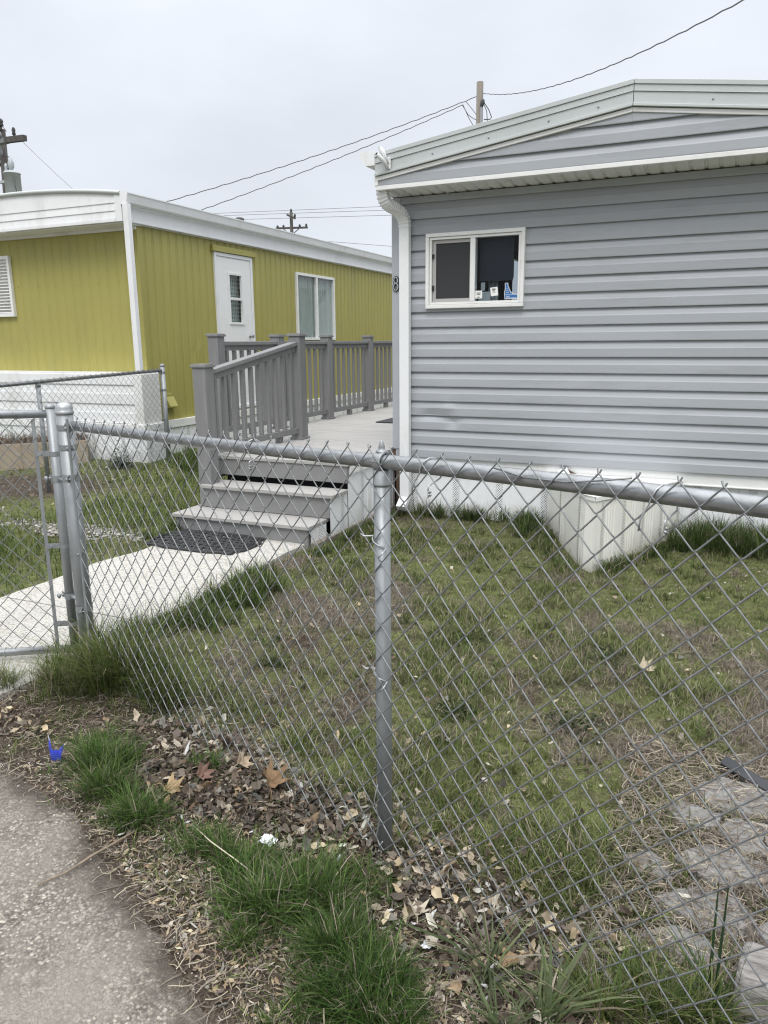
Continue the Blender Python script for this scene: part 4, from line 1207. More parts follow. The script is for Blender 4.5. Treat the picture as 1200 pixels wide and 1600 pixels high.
FZr = lambda s: 1.232 + .021*s if s < 0 else 1.232 + .012*s          # rail centre height
def fpt(s, o=0.0, z=0.0): return Vector((FP[0]+s*FD[0]+o*FN[0], FP[1]+s*FD[1]+o*FN[1], z))
fe = thing('chain_link_fence', tuple(fpt(0)), 'galvanised chain link fence crossing the front of the yard beside the road', 'fence')
S_G, S_E = -1.99, 3.05
fabric('chain_link_mesh', FP, FD, FN, S_G+.10, S_E, lambda s: .0 - .02*math.sin(s*3), lambda s: FZr(s)+.040, fe, off=.030)
b = MB(); b.tube([fpt(s, 0, FZr(s) + .004*math.sin(s*2.2)) for s in np.linspace(S_G+.03, S_E, 24)], .0205, 16)
b.build('top_rail', M['galv_rail'], fe)
def line_post(s):
    b = MB(); b.tube([fpt(s,0,-.1), fpt(s,0,.5), fpt(s,0,FZr(s)-.036)], .0230, 20); p = b.build('post', M['galv'], fe)
    b = MB(); z = FZr(s)
    b.lathe(fpt(s,0,z-.066), [(.0250,0),(.0262,.002),(.0262,.006),(.0250,.008),(.0250,.042),(.018,.045)], 20)
    for o_ in (-.012,.012): pass
    ring = [fpt(s, .0255*math.cos(a), z+.0255*math.sin(a)) for a in np.linspace(0, 2*math.pi, 21)]
    for ds in (-.011,-.005,.001,.007,.012):
        b.tube([q + Vector((FD[0]*ds, FD[1]*ds, 0)) for q in ring], .0042, 6, False)
    b.lathe(fpt(s,0,z+.024), [(.017,0),(.016,.006),(.009,.008),(.009,.014),(.0085,.020),(.004,.032),(.001,.036)], 12)
    b.build('loop_cap', M['galv'], p)
    return p
line_post(0.0); line_post(2.55)
# terminal post by the gate
b = MB(); b.tube([fpt(S_G,0,-.1), fpt(S_G,0,.6), fpt(S_G,0,1.262)], .0365, 24); gp_ = b.build('gate_post', M['galv'], fe)
b = MB(); b.lathe(fpt(S_G,0,1.245), [(.0385,0),(.0405,.002),(.0405,.012),(.0385,.014),(.0385,.026),(.034,.040),(.024,.050),(.010,.054)], 24); b.build('dome_cap', M['bright_wire'], gp_)
def band(b, c, r, z, h, along, ext):
    """strap round a post with two ears and a carriage bolt"""
    ring = [(c.x + r*math.cos(a), c.y + r*math.sin(a)) for a in np.linspace(0, 2*math.pi, 25)]
    P = [[(x,y,z-h/2),(x,y,z+h/2)] for x, y in ring]; b.grid(list(reversed(P)))
    b.grid([[(c.x+(r-.002)*math.cos(a), c.y+(r-.002)*math.sin(a), z+sz*h/2) for sz in (-1,1)] for a in np.linspace(0,2*math.pi,25)])
    A = Vector((along[0],along[1],0)).normalized(); S = Vector((-A.y,A.x,0))
    for sg in (-1,1):
        b.obox(Vector((c.x,c.y,z)) + A*(r+ext/2-.004) + S*sg*.007, A*(ext/2), S*.0014, Vector((0,0,h/2)))
    q = Vector((c.x,c.y,z)) + A*(r+ext*.55)
    b.tube([q - S*.018, q + S*.018], .0045, 8); b.lathe(q + Vector((0,0,0)) + (S if True else S)*-.010, [(.009,0),(.008,.004),(.004,.007)], 10, tuple(-S))
fdv = Vector((FD[0],FD[1],0))
GDIR = Vector((-.85,-.53,0)).normalized()
for z in (1.185, 1.095, .60, .13):
    b = MB(); band(b, fpt(S_G), .0385, z, .024, (FD[0]+FN[0]*.25, FD[1]+FN[1]*.25), .04); b.build('tension_band', M['galv'], gp_)
b = MB(); b.obox(fpt(S_G+.088,.030,.63), fdv*.009, Vector((FN[0],FN[1],0))*.0025, (0,0,.60)); b.build('tension_bar', M['galv'], fe)
for z in (.955, .32):
    b = MB(); band(b, fpt(S_G), .0390, z, .030, (FD[0]+FN[0]*.55, FD[1]+FN[1]*.55), .05)
    q = fpt(S_G); A = -fdv
    b.tube([q + A*.03 + Vector((0,0,z-.012)), q + A*.085 + Vector((0,0,z-.012))], .009, 8)
    b.build('hinge', M['galv'], gp_)
# wire ties
def tie(name, pts, r=.0022):
    b = MB(); b.tube([Vector(p) for p in pts], r, 6); return b.build(name, M['bright_wire'], fe)
def rail_tie(s):
    z = FZr(s); R = .0255
    pts = [fpt(s, R*math.cos(a), z+R*math.sin(a)) + fdv*(.006*k) for k, a in enumerate(np.linspace(-.6, math.pi*1.45, 9))]
    pts = [fpt(s-.012, .036, z-.07), fpt(s-.008,.040,z-.045)] + pts + [fpt(s+.040,.034,z-.042), fpt(s+.044,.038,z-.056)]
    tie('wire_tie', pts)
    h = [fpt(s+.044,.034+.005*math.cos(a),z-.054-.008*k/8) + fdv*(.0035*math.sin(a)) for k, a in enumerate(np.linspace(0,4*math.pi,17))]
    tie('wire_tie', h)
for s in (.155, .77, -.60): rail_tie(s)
def post_tie(z, s=0.0, R=.027):
    pts = [fpt(s-.052,.035,z+.006), fpt(s-.040,.033,z)] + [fpt(s + R*math.sin(a), R*math.cos(a)+.002, z-.004*k) for k, a in enumerate(np.linspace(-1.3, 1.2, 8))] + [fpt(s+.034,.036,z-.036), fpt(s+.022,.040,z-.05)]
    tie('wire_tie', pts)
post_tie(1.02); post_tie(.62)
tie('wire_tie', [fpt(.004,.034,.26), fpt(-.012,.033,.20), fpt(.010,.034,.14), fpt(-.006,.033,.08), fpt(.012,.036,.055), fpt(.022,.034,.075)], .0017)
# dark dangling wire from one knuckle over the rail
b = MB(); b.tube([fpt(.395,.035,1.262), fpt(.47,.02,1.246), fpt(.58,.022,1.248), fpt(.66,.028,1.262), fpt(.735,.034,1.277)], .0022, 6)
b.build('loose_wire', M['wire'], fe)

# ------------------------------------------------------------------ gate
GH = fpt(-2.142, 0)      # hinge stile
gt = thing('chain_link_gate', (GH.x,GH.y,0), 'chain link gate with steel tube frame standing open over the path', 'gate')
GW = 1.02
gpt = lambda s, z, o=0: Vector((GH.x + GDIR.x*s - GDIR.y*o, GH.y + GDIR.y*s + GDIR.x*o, z))
b = MB(); b.tube([gpt(0,.045), gpt(0,.7), gpt(0,1.268)], .0215, 18); st_ = b.build('stile', M['galv'], gt)
b = MB(); b.lathe(gpt(0,1.262), [(.0225,0),(.0235,.003),(.0225,.010),(.018,.018),(.008,.022)], 16); b.build('dome_cap', M['galv'], st_)
b = MB(); b.tube([gpt(GW,.045), gpt(GW,1.268)], .0215, 18); b.build('stile', M['galv'], gt)
b = MB(); b.tube([gpt(.015,1.237), gpt(GW-.015,1.237)], .0195, 16); b.build('top_tube', M['galv_rail'], gt)
b = MB(); b.tube([gpt(.015,.066), gpt(GW-.015,.066)], .0195, 16); b.build('bottom_tube', M['galv_rail'], gt)
go = -.024
fabric('chain_link_mesh', (GH.x,GH.y), (GDIR.x,GDIR.y), (-GDIR.y,GDIR.x), .075, GW-.05, lambda s: .055, lambda s: 1.218, gt, off=0.0)
b = MB(); b.obox(gpt(.082,.64), GDIR*.008, Vector((-GDIR.y,GDIR.x,0))*.0025, (0,0,.57)); b.build('tension_bar', M['galv'], gt)
for z in (1.05,.60,.20):
    b = MB(); band(b, gpt(0,0), .0228, z, .022, (GDIR.x,GDIR.y), .066); b.build('tension_band', M['galv'], gt)
for z in (.93,.345):
    b = MB(); band(b, gpt(0,0), .0235, z, .030, (-FD[0]-FN[0]*-.2, -FD[1]-FN[1]*-.2), .03)
    q = gpt(0,z); A = Vector((FD[0],FD[1],0)); b.tube([q + A*.02, q + A*.075], .009, 8)
    b.lathe(q + Vector((-.042,-.02,0)), [(.011,0),(.014,.005),(.011,.012),(.004,.015)], 12, (-.4,-.9,0)); b.build('hinge', M['galv'], gt)
b = MB()
for s in (.33,.66): b.tube([gpt(s + .0, .066+.024*math.sin(a), .024*math.cos(a)) for a in np.linspace(0, 2*math.pi, 13)] + [gpt(s+.02,.10)], .0022, 6)
b.build('wire_tie', M['bright_wire'], gt)

# ------------------------------------------------------------------ far fence, running along the yellow home's yard
ff = thing('side_fence', (-6.48,6,0), 'low chain link fence running from the gate side towards the yellow home', 'fence')
FX = -6.48
fz = lambda y: 1.165 + .027*(y-5.3)
fabric('chain_link_mesh', (FX,0), (0,1), (1,0), 2.6, 7.60, lambda s: .05, lambda s: fz(s)+.035, ff, hw=.0425, hz=.0455, r=.0022, off=.024, seg=4, fine=False)
b = MB(); b.tube([(FX,2.4,fz(2.4)),(FX,5,fz(5)),(FX,7.66,fz(7.66))], .020, 12); b.build('top_rail', M['galv_rail'], ff)
b = MB(); b.tube([(FX,7.66,-.1),(FX,7.66,1.285)], .031, 16); b.lathe((FX,7.66,1.275), [(.033,0),(.033,.012),(.027,.026),(.012,.034)], 16); p = b.build('post', M['galv'], ff)
for z in (1.20,.98,.60,.25):
    b = MB(); band(b, Vector((FX,7.66,0)), .033, z, .024, (0,-1), .04); b.build('tension_band', M['galv'], p)
for yy in (5.72,3.4):
    b = MB(); b.tube([(FX,yy,-.1),(FX,yy,fz(yy)-.02)], .024, 14); b.lathe((FX,yy,fz(yy)-.05), [(.027,0),(.027,.03),(.022,.034)], 14); b.build('post', M['galv'], ff)

# ------------------------------------------------------------------ planter with dead plants
pl = thing('planter_box', (-8.1,6.55,0), 'long tan wooden planter filled with dry brown plants before the yellow home', 'planter')
pa, pc = Vector((-9.3,5.15,0)), Vector((-7.42,7.22,0))
U = (pc-pa).normalized(); W_ = Vector((-U.y,U.x,0))
b = MB(); h = .33
b.obox((pa+pc)/2+Vector((0,0,h/2+.02)), (pc-pa)/2, W_*.012, (0,0,h/2)); b.obox((pa+pc)/2+W_*.42+Vector((0,0,h/2+.02)), (pc-pa)/2, W_*.012, (0,0,h/2))
for q in (pa, pc): b.obox(q+W_*.21+Vector((0,0,h/2+.02)), U*.012, W_*.197, (0,0,h/2-.001))
n = 9
for k in range(n): b.obox(pa.lerp(pc,(k+.5)/n)-W_*.016+Vector((0,0,h/2+.02)), U*.006, W_*.004, (0,0,h/2-.004))
b.build('board', M['tan'], pl, .003)
b = MB()
P = [[tuple(pa + U*((pc-pa).length*i/40) + W_*(.02+.38*j/10) + Vector((0,0,.27+.12*math.sin(j/10*math.pi)*(.6+.8*float(vnoise(i*.4,j*.6)))))) for j in range(11)] for i in range(41)]
b.grid(P); b.build('soil', M['brown_gap'], pl)

# ------------------------------------------------------------------ blades, leaves: vectorised
def blades(x, y, z, h, w, lean, az, col, name=None, flop=0.0):
    """tapered bent blades; returns verts, loops, sizes, colours"""
    n = len(x)
    lx, ly = np.cos(az), np.sin(az)
    sx_, sy_ = -ly, lx
    ts = (0, .45, .8, 1.0); ws = (1.0, .85, .55, 0)
    V = []
    for t, ww in zip(ts, ws):
        bx = x + lx*lean*h*t**1.8; by = y + ly*lean*h*t**1.8; bz = z - .006 + h*(t - .28*lean*t**2.2)
        if ww:
            V.append(np.stack([bx - sx_*w*ww/2, by - sy_*w*ww/2, bz], -1)); V.append(np.stack([bx + sx_*w*ww/2, by + sy_*w*ww/2, bz], -1))
        else:
            V.append(np.stack([bx, by, bz], -1))
    V = np.stack(V, 1)                     # n,7,3
    base = (np.arange(n)*7)[:,None]
    q = np.array([0,1,3,2, 2,3,5,4, 4,5,6])[None,:] + base
    S = np.tile([4,4,3], n)
    C = np.repeat(col[:,None,:]*.92, 7, 1)
    return V.reshape(-1,3), q.ravel(), S, C.reshape(-1,3)

class Stuff:
    def __init__(self): self.V=[]; self.F=[]; self.S=[]; self.C=[]; self.n=0
    def add(self, V, F, S, C):
        self.V.append(V); self.F.append(F+self.n); self.S.append(S); self.C.append(C); self.n += len(V)
    def build(self, name, m, kind='stuff', smooth=False, parent=None):
        o = fast_mesh(name, np.concatenate(self.V), np.concatenate(self.F), np.concatenate(self.S), m, np.concatenate(self.C), parent, smooth)
        if kind: o['kind'] = kind
        return o

GREENS = np.array([(.095,.130,.032),(.135,.172,.046),(.175,.208,.064),(.078,.108,.028),(.220,.238,.090)])
DARKG = np.array([(.050,.088,.020),(.068,.112,.026),(.090,.138,.034),(.040,.068,.018),(.125,.165,.050)])
STRAW = np.array([(.30,.26,.19),(.22,.18,.13),(.38,.33,.25),(.16,.13,.10),(.26,.22,.17)])
PURPLE = np.array([(.15,.12,.105),(.21,.17,.15),(.11,.09,.075),(.27,.23,.20),(.18,.155,.12)])
def pick(pal, n, jit=.18):
    c = pal[rng.integers(0, len(pal), n)]
    return np.minimum(c*(1+jit*rng.standard_normal((n,1))).clip(.5,1.6), .62)
def sample(n, x0, x1, y0, y1):
    return x0 + (x1-x0)*rng.random(n), y0 + (y1-y0)*rng.random(n)
def out_of_things(x, y):
    hitch = (y > 5.0) & (y < 6.4) & (x > -.745-(y-5.05)*.425-.02) & (x < -.745+(y-5.05)*.425+.02)
    deckz = (y > 4.83) & (x > -4.12) & (x < -2.72)
    stones = np.zeros_like(x, bool)
    for (sx_, sy_, rx, ry) in STONES: stones |= ((x-sx_)/(rx*.92))**2 + ((y-sy_)/(ry*.92))**2 < 1
    return ~(hitch | deckz | stones)
STONES = [(.20,2.59,.17,.11),(.04,2.42,.085,.06),(-.085,2.12,.075,.055),(.25,2.37,.14,.095),(.13,2.20,.13,.085),(.37,2.16,.13,.10),(.10,1.99,.12,.085),(.33,1.95,.12,.09),(.03,1.82,.10,.07),(.46,2.42,.11,.10),(.24,1.80,.09,.06)]

lawn = Stuff()
def add_blades(S, x, y, pal, hmin, hmax, w, lean, jit=.18, hn=None):
    n = len(x)
    if n == 0: return
    h = hmin + (hmax-hmin)*rng.random(n)**1.4
    if hn is not None: h = h*hn
    S.add(*blades(x, y, gheight(x, y), h, w*(.7+.6*rng.random(n)), lean*(.3+.9*rng.random(n)), 2*np.pi*rng.random(n), pick(pal, n, jit)))

def thin(x, y, ref=2.2):
    """fewer blades far away"""
    d = np.hypot(x, y)
    return rng.random(len(x)) < np.clip((ref/d)**.9, .25, 1)
# 1 short lawn inside the front fence
x, y = sample(330000, -2.85, 1.7, 1.2, 6.3)
k = in_lot(x, y) & out_of_things(x, y) & thin(x, y, 3.2); x, y = x[k], y[k]
moss, dry, soil = cover(x, y)
g = fbm(x+50, y+20, 2.6, 4)
k = rng.random(len(x)) < np.clip(.16 + 2.3*(g-.43) + .45*moss - .75*dry - .5*soil, .04, .85)
xg, yg = x[k], y[k]
tall = .5 + 1.5*sstep(.46,.70, fbm(xg+7, yg+77, 3.1, 4))
add_blades(lawn, xg, yg, np.concatenate([GREENS, GREENS[2:]*np.array([1.05,1,1.25]), DARKG[:2], STRAW[:3]]), .018, .06, .0030, 1.0, .28, hn=tall)
# dead stems between
x2, y2 = x[~k], y[~k]
_, dry2, soil2 = cover(x2, y2)
k2 = rng.random(len(x2)) < np.clip(.20 + 1.0*dry2, .08, .8)*(.8)
xd, yd = x2[k2], y2[k2]
dr_ = cover(xd, yd)[1]
add_blades(lawn, xd, yd, np.concatenate([PURPLE, STRAW]), .02, .06, .0028, 1.3, hn=.6+1.0*dr_)
# moss cushions: very short dense yellow-green points
x, y = sample(170000, -2.8, 1.6, 1.2, 6.2)
mm = fbm(x+70, y+41, 1.9, 4)
k = in_lot(x, y) & out_of_things(x, y) & thin(x, y, 2.0) & (mm > .47) & (cover(x,y)[1] < .45)
add_blades(lawn, x[k], y[k], np.array([(.15,.185,.045),(.19,.22,.065),(.12,.150,.040),(.23,.25,.09),(.22,.20,.12)]), .006, .018, .005, 1.2)
# 2 lusher strips: along the skirting, along the steps, path edge, corner of the gate post
def clump(S, cx, cy, rx, ry, n, pal, h0, h1, w=.0045, lean=.7, rot=0.0, mask=True):
    """a tussock: many small tufts gathered loosely round a centre, blades splaying out of each"""
    m = max(3, n//16)
    su, sv = rng.standard_normal((2, m))*.52
    hf = (.45 + .75*rng.random(m))*np.exp(-.22*(su**2+sv**2))
    i = rng.integers(0, m, n)
    a = 2*np.pi*rng.random(n); q = np.abs(rng.standard_normal(n))*.013
    u, v = rx*su[i] + q*np.cos(a), ry*sv[i] + q*np.sin(a)
    x = cx + u*math.cos(rot) - v*math.sin(rot); y = cy + u*math.sin(rot) + v*math.cos(rot)
    fall = hf[i]
    if mask:
        k = out_of_things(x, y) & ~((x > PX0+.05) & (x < PX1-.02) & (y > 2.0) & (y < 5.2)) & (y < 6.29)
        x, y, fall, a, i = x[k], y[k], fall[k], a[k], i[k]
    n = len(x)
    if n == 0: return
    h = (h0 + (h1-h0)*rng.random(n)**.8)*fall*1.25
    az = a + .7*rng.standard_normal(n)
    tint = (.75 + .5*rng.random((m,1)))[i]
    col = pick(pal, n, .15)*tint
    dead = rng.random(n) < .13
    col[dead] = pick(STRAW, int(dead.sum()), .2)
    S.add(*blades(x, y, gheight(x, y), h, w*(.5+1.1*rng.random(n)**2), lean*(.2+1.3*rng.random(n)), az, col))
tall_g = Stuff()
for k in range(60):      # foot of the grey skirting
    cx = -2.5 + 3.9*rng.random()
    if -1.35 < cx < -.2: continue
    dens = 1.0 if cx > -.25 else .8
    clump(tall_g, cx, 6.17+.08*rng.random(), .10, .07, int(150*dens), DARKG, .05, .17 if cx < -1.3 else .22)
for k in range(26): clump(tall_g, -.22 + .75*rng.random(), 5.85+.35*rng.random(), .12, .12, 170, DARKG, .08, .25)
for k in range(12): clump(tall_g, -1.45+.12*rng.random(), 5.75+.45*rng.random(), .08, .09, 120, DARKG, .05, .17)
for k in range(20):      # along the hitch cover
    t = rng.random(); clump(tall_g, -1.28+.45*t-.06, 6.2-1.15*t-.03, .07, .07, 70, DARKG, .03, .10)
    t = rng.random(); clump(tall_g, -.70+.5*t+.05, 5.05+1.1*t-.08, .07, .07, 70, DARKG, .03, .11)
for k in range(26):      # beside the steps' side skirting
    clump(tall_g, -2.68+.10*rng.random(), 4.6+1.6*rng.random(), .07, .10, 90, DARKG, .03, .10)
for k in range(30):
    clump(tall_g, -2.3+.6*(rng.random()-.5), 4.3+1.3*rng.random(), .14, .12, 110, np.concatenate([DARKG,GREENS]), .02, .07)
for k in range(34):      # right edge of the path
    yy = 2.55+1.55*rng.random(); clump(tall_g, -2.78+.10*rng.random(), yy, .09, .11, 110, np.concatenate([DARKG,GREENS[:2]]), .05, .16)
for k in range(14): clump(tall_g, -2.60+.12*rng.random(), 3.1+.8*rng.random(), .10, .12, 130, DARKG, .06, .17)
# dark cushions in the lawn
for cx, cy, rr_ in ((-2.05,4.05,.16),(-1.75,4.35,.18),(-1.2,4.9,.2),(-.9,4.5,.2),(-.3,4.6,.22),(.15,4.9,.25),(-.15,5.2,.2),(-1.6,5.3,.2)):
    clump(tall_g, cx, cy, rr_, rr_*.8, 240, np.concatenate([DARKG,GREENS]), .02, .06)
for k in range(150):
    cx, cy = -2.7+4.1*rng.random(), 2.0+3.9*rng.random()
    if not in_lot(np.array([cx]), np.array([cy]))[0] or float(cover(np.array([cx]), np.array([cy]))[1][0]) > .45: continue
    pal = (DARKG, np.concatenate([DARKG,GREENS]), np.concatenate([GREENS,STRAW]), np.concatenate([PURPLE,STRAW]))[int(rng.integers(0,4))]
    clump(tall_g, cx, cy, .05+.10*rng.random(), .05+.08*rng.random(), int(60+110*rng.random()), pal, .015, .06, .0038)
for cx, cy, rr_ in ((-.93,2.80,.055),(-1.13,3.55,.10),(-1.25,3.60,.07),(-.42,3.62,.07),(-.43,2.86,.07),(-1.9,2.9,.08)):
    clump(tall_g, cx, cy, rr_, rr_*.8, 260, DARKG*.62, .02, .055, .0045, 1.1)
# brighter grass by the fence on the inside
for k in range(60):
    s = -.1 + 1.3*rng.random(); o = -.08-.75*rng.random(); p = fpt(s, o)
    clump(tall_g, p.x, p.y, .07, .06, 55, GREENS, .03, .085, .0035)
# 3 verge: tufts on the road side, read off the photograph
TUFTS = [(-2.75,2.36,.15,.10,260,.05,.14,0),(-2.58,2.24,.18,.11,330,.05,.15,0),(-2.42,2.34,.15,.11,460,.10,.24,1),(-2.30,2.42,.15,.10,460,.10,.26,1),(-2.12,2.36,.13,.10,330,.08,.19,1),(-2.52,2.46,.12,.08,300,.08,.2,1),
         (-2.95,2.20,.16,.10,260,.04,.12,0),(-3.1,2.02,.12,.08,160,.04,.1,0),
         (-1.98,1.86,.15,.11,760,.05,.15,2),(-1.86,1.75,.12,.09,520,.05,.14,2),(-1.64,1.66,.12,.085,560,.05,.13,2),(-2.15,2.0,.12,.08,200,.03,.08,2),
         (-1.62,1.99,.09,.06,200,.03,.08,2),(-1.32,1.64,.13,.08,300,.04,.11,2),(-1.18,1.60,.12,.08,330,.05,.12,2),
         (-1.04,1.50,.13,.10,600,.05,.15,2),(-.92,1.58,.13,.09,560,.06,.16,2),(-.83,1.68,.12,.06,200,.04,.11,2),(-1.02,1.38,.07,.05,170,.03,.08,2),
         (-.76,1.42,.11,.10,900,.05,.14,3),(-.66,1.36,.11,.09,900,.05,.13,3),(-.60,1.28,.12,.08,700,.05,.12,3),(-.74,1.28,.09,.07,330,.04,.10,3),(-.83,1.17,.04,.03,60,.03,.05,2),
         (-.40,1.53,.035,.03,22,.07,.13,4),(-.24,1.44,.04,.03,26,.07,.13,4),(-.33,1.36,.04,.03,18,.05,.09,4),(-.12,1.52,.10,.07,200,.04,.12,1),(.0,1.56,.10,.07,220,.04,.13,1),(.10,1.60,.07,.05,120,.05,.14,1),(-.05,1.66,.08,.06,120,.04,.1,1)]
TUFTS = [(a,b_,c*.9,d*.85,n,e*(.80 if p in (2,3) else 1),f*(.70 if p in (2,3) else 1),p) for a,b_,c,d,n,e,f,p in TUFTS]
PALS = {0: np.concatenate([DARKG,GREENS,STRAW[:1]]), 1: np.concatenate([GREENS,DARKG,np.array([(.16,.19,.035)])]), 2: DARKG*np.array([.92,1.06,.9]), 3: DARKG*np.array([.68,.84,.66]), 4: np.array([(.10,.13,.06),(.13,.16,.075),(.08,.11,.045)])}
for cx, cy, rx, ry, n, h0, h1, pk in TUFTS:
    clump(tall_g, cx, cy, rx*1.9, ry*1.9, n//2, np.concatenate([PALS[pk],GREENS,STRAW[:2]]), .012, .06, .0028, 1.1, 0, mask=False)
    clump(tall_g, cx, cy, rx*.92, ry*.92, int(n*2.5), PALS[pk], h0*1.15, h1*1.25, .0032 if pk != 4 else .008, .8 if pk != 4 else 1.15, 0, mask=False)
# thin grass straggling over the verge
x, y = sample(52000, -3.4, .5, .9, 2.9)
s_, o_ = fso(x, y)
k = (o_ > -.05) & (o_ < road_edge(s_)-.05) & (fbm(x+3, y+8, 3.2, 3) > .50) & ~((x > PX0) & (x < PX1-.05))
add_blades(tall_g, x[k], y[k], np.concatenate([DARKG,GREENS,STRAW[:2]]), .015, .055, .003, 1.1)
# 4 yard left of the path
x, y = sample(150000, -9.5, PX0, 2.2, 8.2)
s_, o_ = fso(x, y)
_, _, soilL = cover(x, y)
gg = fbm(x+11, y+60, 1.4, 4)
k = (x < PX0+.0) & (o_ < .1) & thin(x, y, 3.2) & (rng.random(len(x)) < np.clip(2.3*(gg-.28)-1.1*soilL, .0, .95)) & ((x > -6.62) | (y < 7.3)) & ~((x < -6.4) & (y > 5.4) & (rng.random(len(x)) < .93))
add_blades(lawn, x[k], y[k], np.concatenate([DARKG,DARKG,GREENS]), .04, .11, .0055, .8)
for kx in range(16): clump(tall_g, -6.3+.7*rng.random(), 7.1+1.0*rng.random(), .15, .15, 160, DARKG*1.15, .08, .24, .006, mask=False)
for kx in range(14): clump(tall_g, PX0-.09-.12*rng.random(), 4.5+1.6*rng.random(), .1, .12, 130, DARKG, .05, .15, .005, mask=False)
o = lawn.build('lawn_grass', M['grass']); o = tall_g.build('tall_grass', M['grass'])

# dry stalks across the flag stones
straw = Stuff()
def litter_strands(x, y, L, w, pal, lift=.012):
    n = len(x); az = 2*np.pi*rng.random(n); cur = .5*rng.standard_normal(n)
    z0 = gheight(x, y) + lift*rng.random(n)
    V = []
    for t in (-.5,-.17,.17,.5):
        aa = az + cur*t
        px = x + np.cos(aa)*L*t; py = y + np.sin(aa)*L*t; pz = z0 + .25*L*rng.random(n)*(t+.5)**2*.6 + .004
        V += [np.stack([px+np.sin(aa)*w/2, py-np.cos(aa)*w/2, pz], -1), np.stack([px-np.sin(aa)*w/2, py+np.cos(aa)*w/2, pz+.0008], -1)]
    V = np.stack(V, 1); b_ = (np.arange(n)*8)[:,None]
    F = np.array([0,1,3,2, 2,3,5,4, 4,5,7,6])[None,:] + b_
    c = pick(pal, n, .2)
    return V.reshape(-1,3), F.ravel(), np.tile([4,4,4], n), np.repeat(c, 8, 0)
x, y = sample(7500, -.2, .75, 1.6, 2.85); k = fso(x, y)[1] < .12
straw.add(*litter_strands(x[k], y[k], .03+.06*rng.random(k.sum()), .0022, np.concatenate([STRAW,PURPLE]), .035))
x, y = sample(9000, -2.8, 1.6, 1.6, 6.1); k = in_lot(x, y) & out_of_things(x, y) & (cover(x, y)[1] > .25) & thin(x, y)
straw.add(*litter_strands(x[k], y[k], .03+.06*rng.random(k.sum()), .0022, np.concatenate([STRAW,PURPLE]), .02))
x, y = sample(24000, -3.6, .6, .8, 2.6); s_, o_ = fso(x, y); k = (o_ > -.15) & (o_ < road_edge(s_)+.10*rng.random(len(x))) & ~((x > PX0) & (x < PX1-.05))
straw.add(*litter_strands(x[k], y[k], .015+.05*rng.random(k.sum()), .0020, np.concatenate([STRAW,PURPLE]), .015))
straw.build('dry_straw', M['leafmat'])

# leaf litter: curled lance-shaped pieces and broken maple leaves
def leaves(x, y, L, W, curl, pal, lift, tilt=.5, jit=.2):
    n = len(x)
    us = np.array([-.5,-.25,.05,.30,.5]); ws = np.array([.12,.8,1.0,.65,.04])
    T = []
    for u, w_ in zip(us, ws):
        for sgn in (-1,0,1): T.append((u, sgn*w_*.5))
    T = np.array(T)                       # 15,2
    lx = T[None,:,0]*L[:,None]*(1+.20*rng.standard_normal((n,15)).clip(-1.5,1.5)); ly = T[None,:,1]*W[:,None]*(1+.45*rng.standard_normal((n,15)).clip(-1.5,1.3)*(T[None,:,1] != 0))
    lz = curl[:,None]*((T[None,:,1]*2)**2*W[:,None]*.5 + (T[None,:,0]*2)**2*L[:,None]*.22) + .11*W[:,None]*rng.standard_normal((n,15))
    az = 2*np.pi*rng.random(n); t1 = tilt*rng.standard_normal(n); t2 = tilt*rng.standard_normal(n)
    c1, s1 = np.cos(t1)[:,None], np.sin(t1)[:,None]; y1 = ly*c1 - lz*s1; z1 = ly*s1 + lz*c1
    c2_, s2 = np.cos(t2)[:,None], np.sin(t2)[:,None]; x1 = lx*c2_ - z1*s2; z2 = lx*s2 + z1*c2_
    ca, sa = np.cos(az)[:,None], np.sin(az)[:,None]
    X = x[:,None] + x1*ca - y1*sa; Y = y[:,None] + x1*sa + y1*ca
    Z = gheight(x, y)[:,None] + lift[:,None] + z2 - z2.min(1)[:,None]*.8
    V = np.stack([X,Y,Z], -1)
    q = []
    for i in range(4):
        for j in range(2): q += [i*3+j, (i+1)*3+j, (i+1)*3+j+1, i*3+j+1]
    F = np.array(q)[None,:] + (np.arange(n)*15)[:,None]
    c = pick(pal, n, jit)
    C = c[:,None,:]*np.where(T[:,1] == 0, .82, 1.0)[None,:,None]
    return V.reshape(-1,3), F.ravel(), np.full(n*8, 4), C.reshape(-1,3)
BROWN = np.array([(.10,.075,.056),(.15,.115,.088),(.07,.052,.041),(.20,.16,.125),(.14,.115,.096),(.25,.21,.17),(.18,.17,.15)])
PALE = np.array([(.42,.36,.28),(.50,.45,.37),(.34,.28,.20),(.58,.55,.48),(.30,.25,.19)])
TAN = np.array([(.42,.34,.22),(.50,.42,.29),(.34,.25,.16),(.28,.20,.13)])
lit = Stuff()
def put(n, x0, x1, y0, y1, cond, l0, l1, pal, asp=.35, curl=.8, lift=.01, tilt=.35):
    x, y = sample(n, x0, x1, y0, y1); k = cond(x, y) & ~((x > PX0) & (x < PX1-.03) & (y > 1.95)); x, y = x[k], y[k]; n = len(x)
    if not n: return
    L = l0 + (l1-l0)*rng.random(n)**1.5
    lit.add(*leaves(x, y, L, L*asp*(.6+.8*rng.random(n)), curl*(rng.random(n)*1.6-.5), pal, lift*rng.random(n), tilt))
so_ = lambda x, y: fso(x, y)
verge = lambda x, y: (so_(x,y)[1] > -.12) & (so_(x,y)[1] < road_edge(so_(x,y)[0])-.02)
put(16000, -2.9, .5, .9, 2.4, lambda x, y: verge(x,y) & (fbm(x+2,y+6,2.2,3) > .40), .007, .034, np.concatenate([TAN,PALE,BROWN,BROWN]), .28, .6, .008, .25)
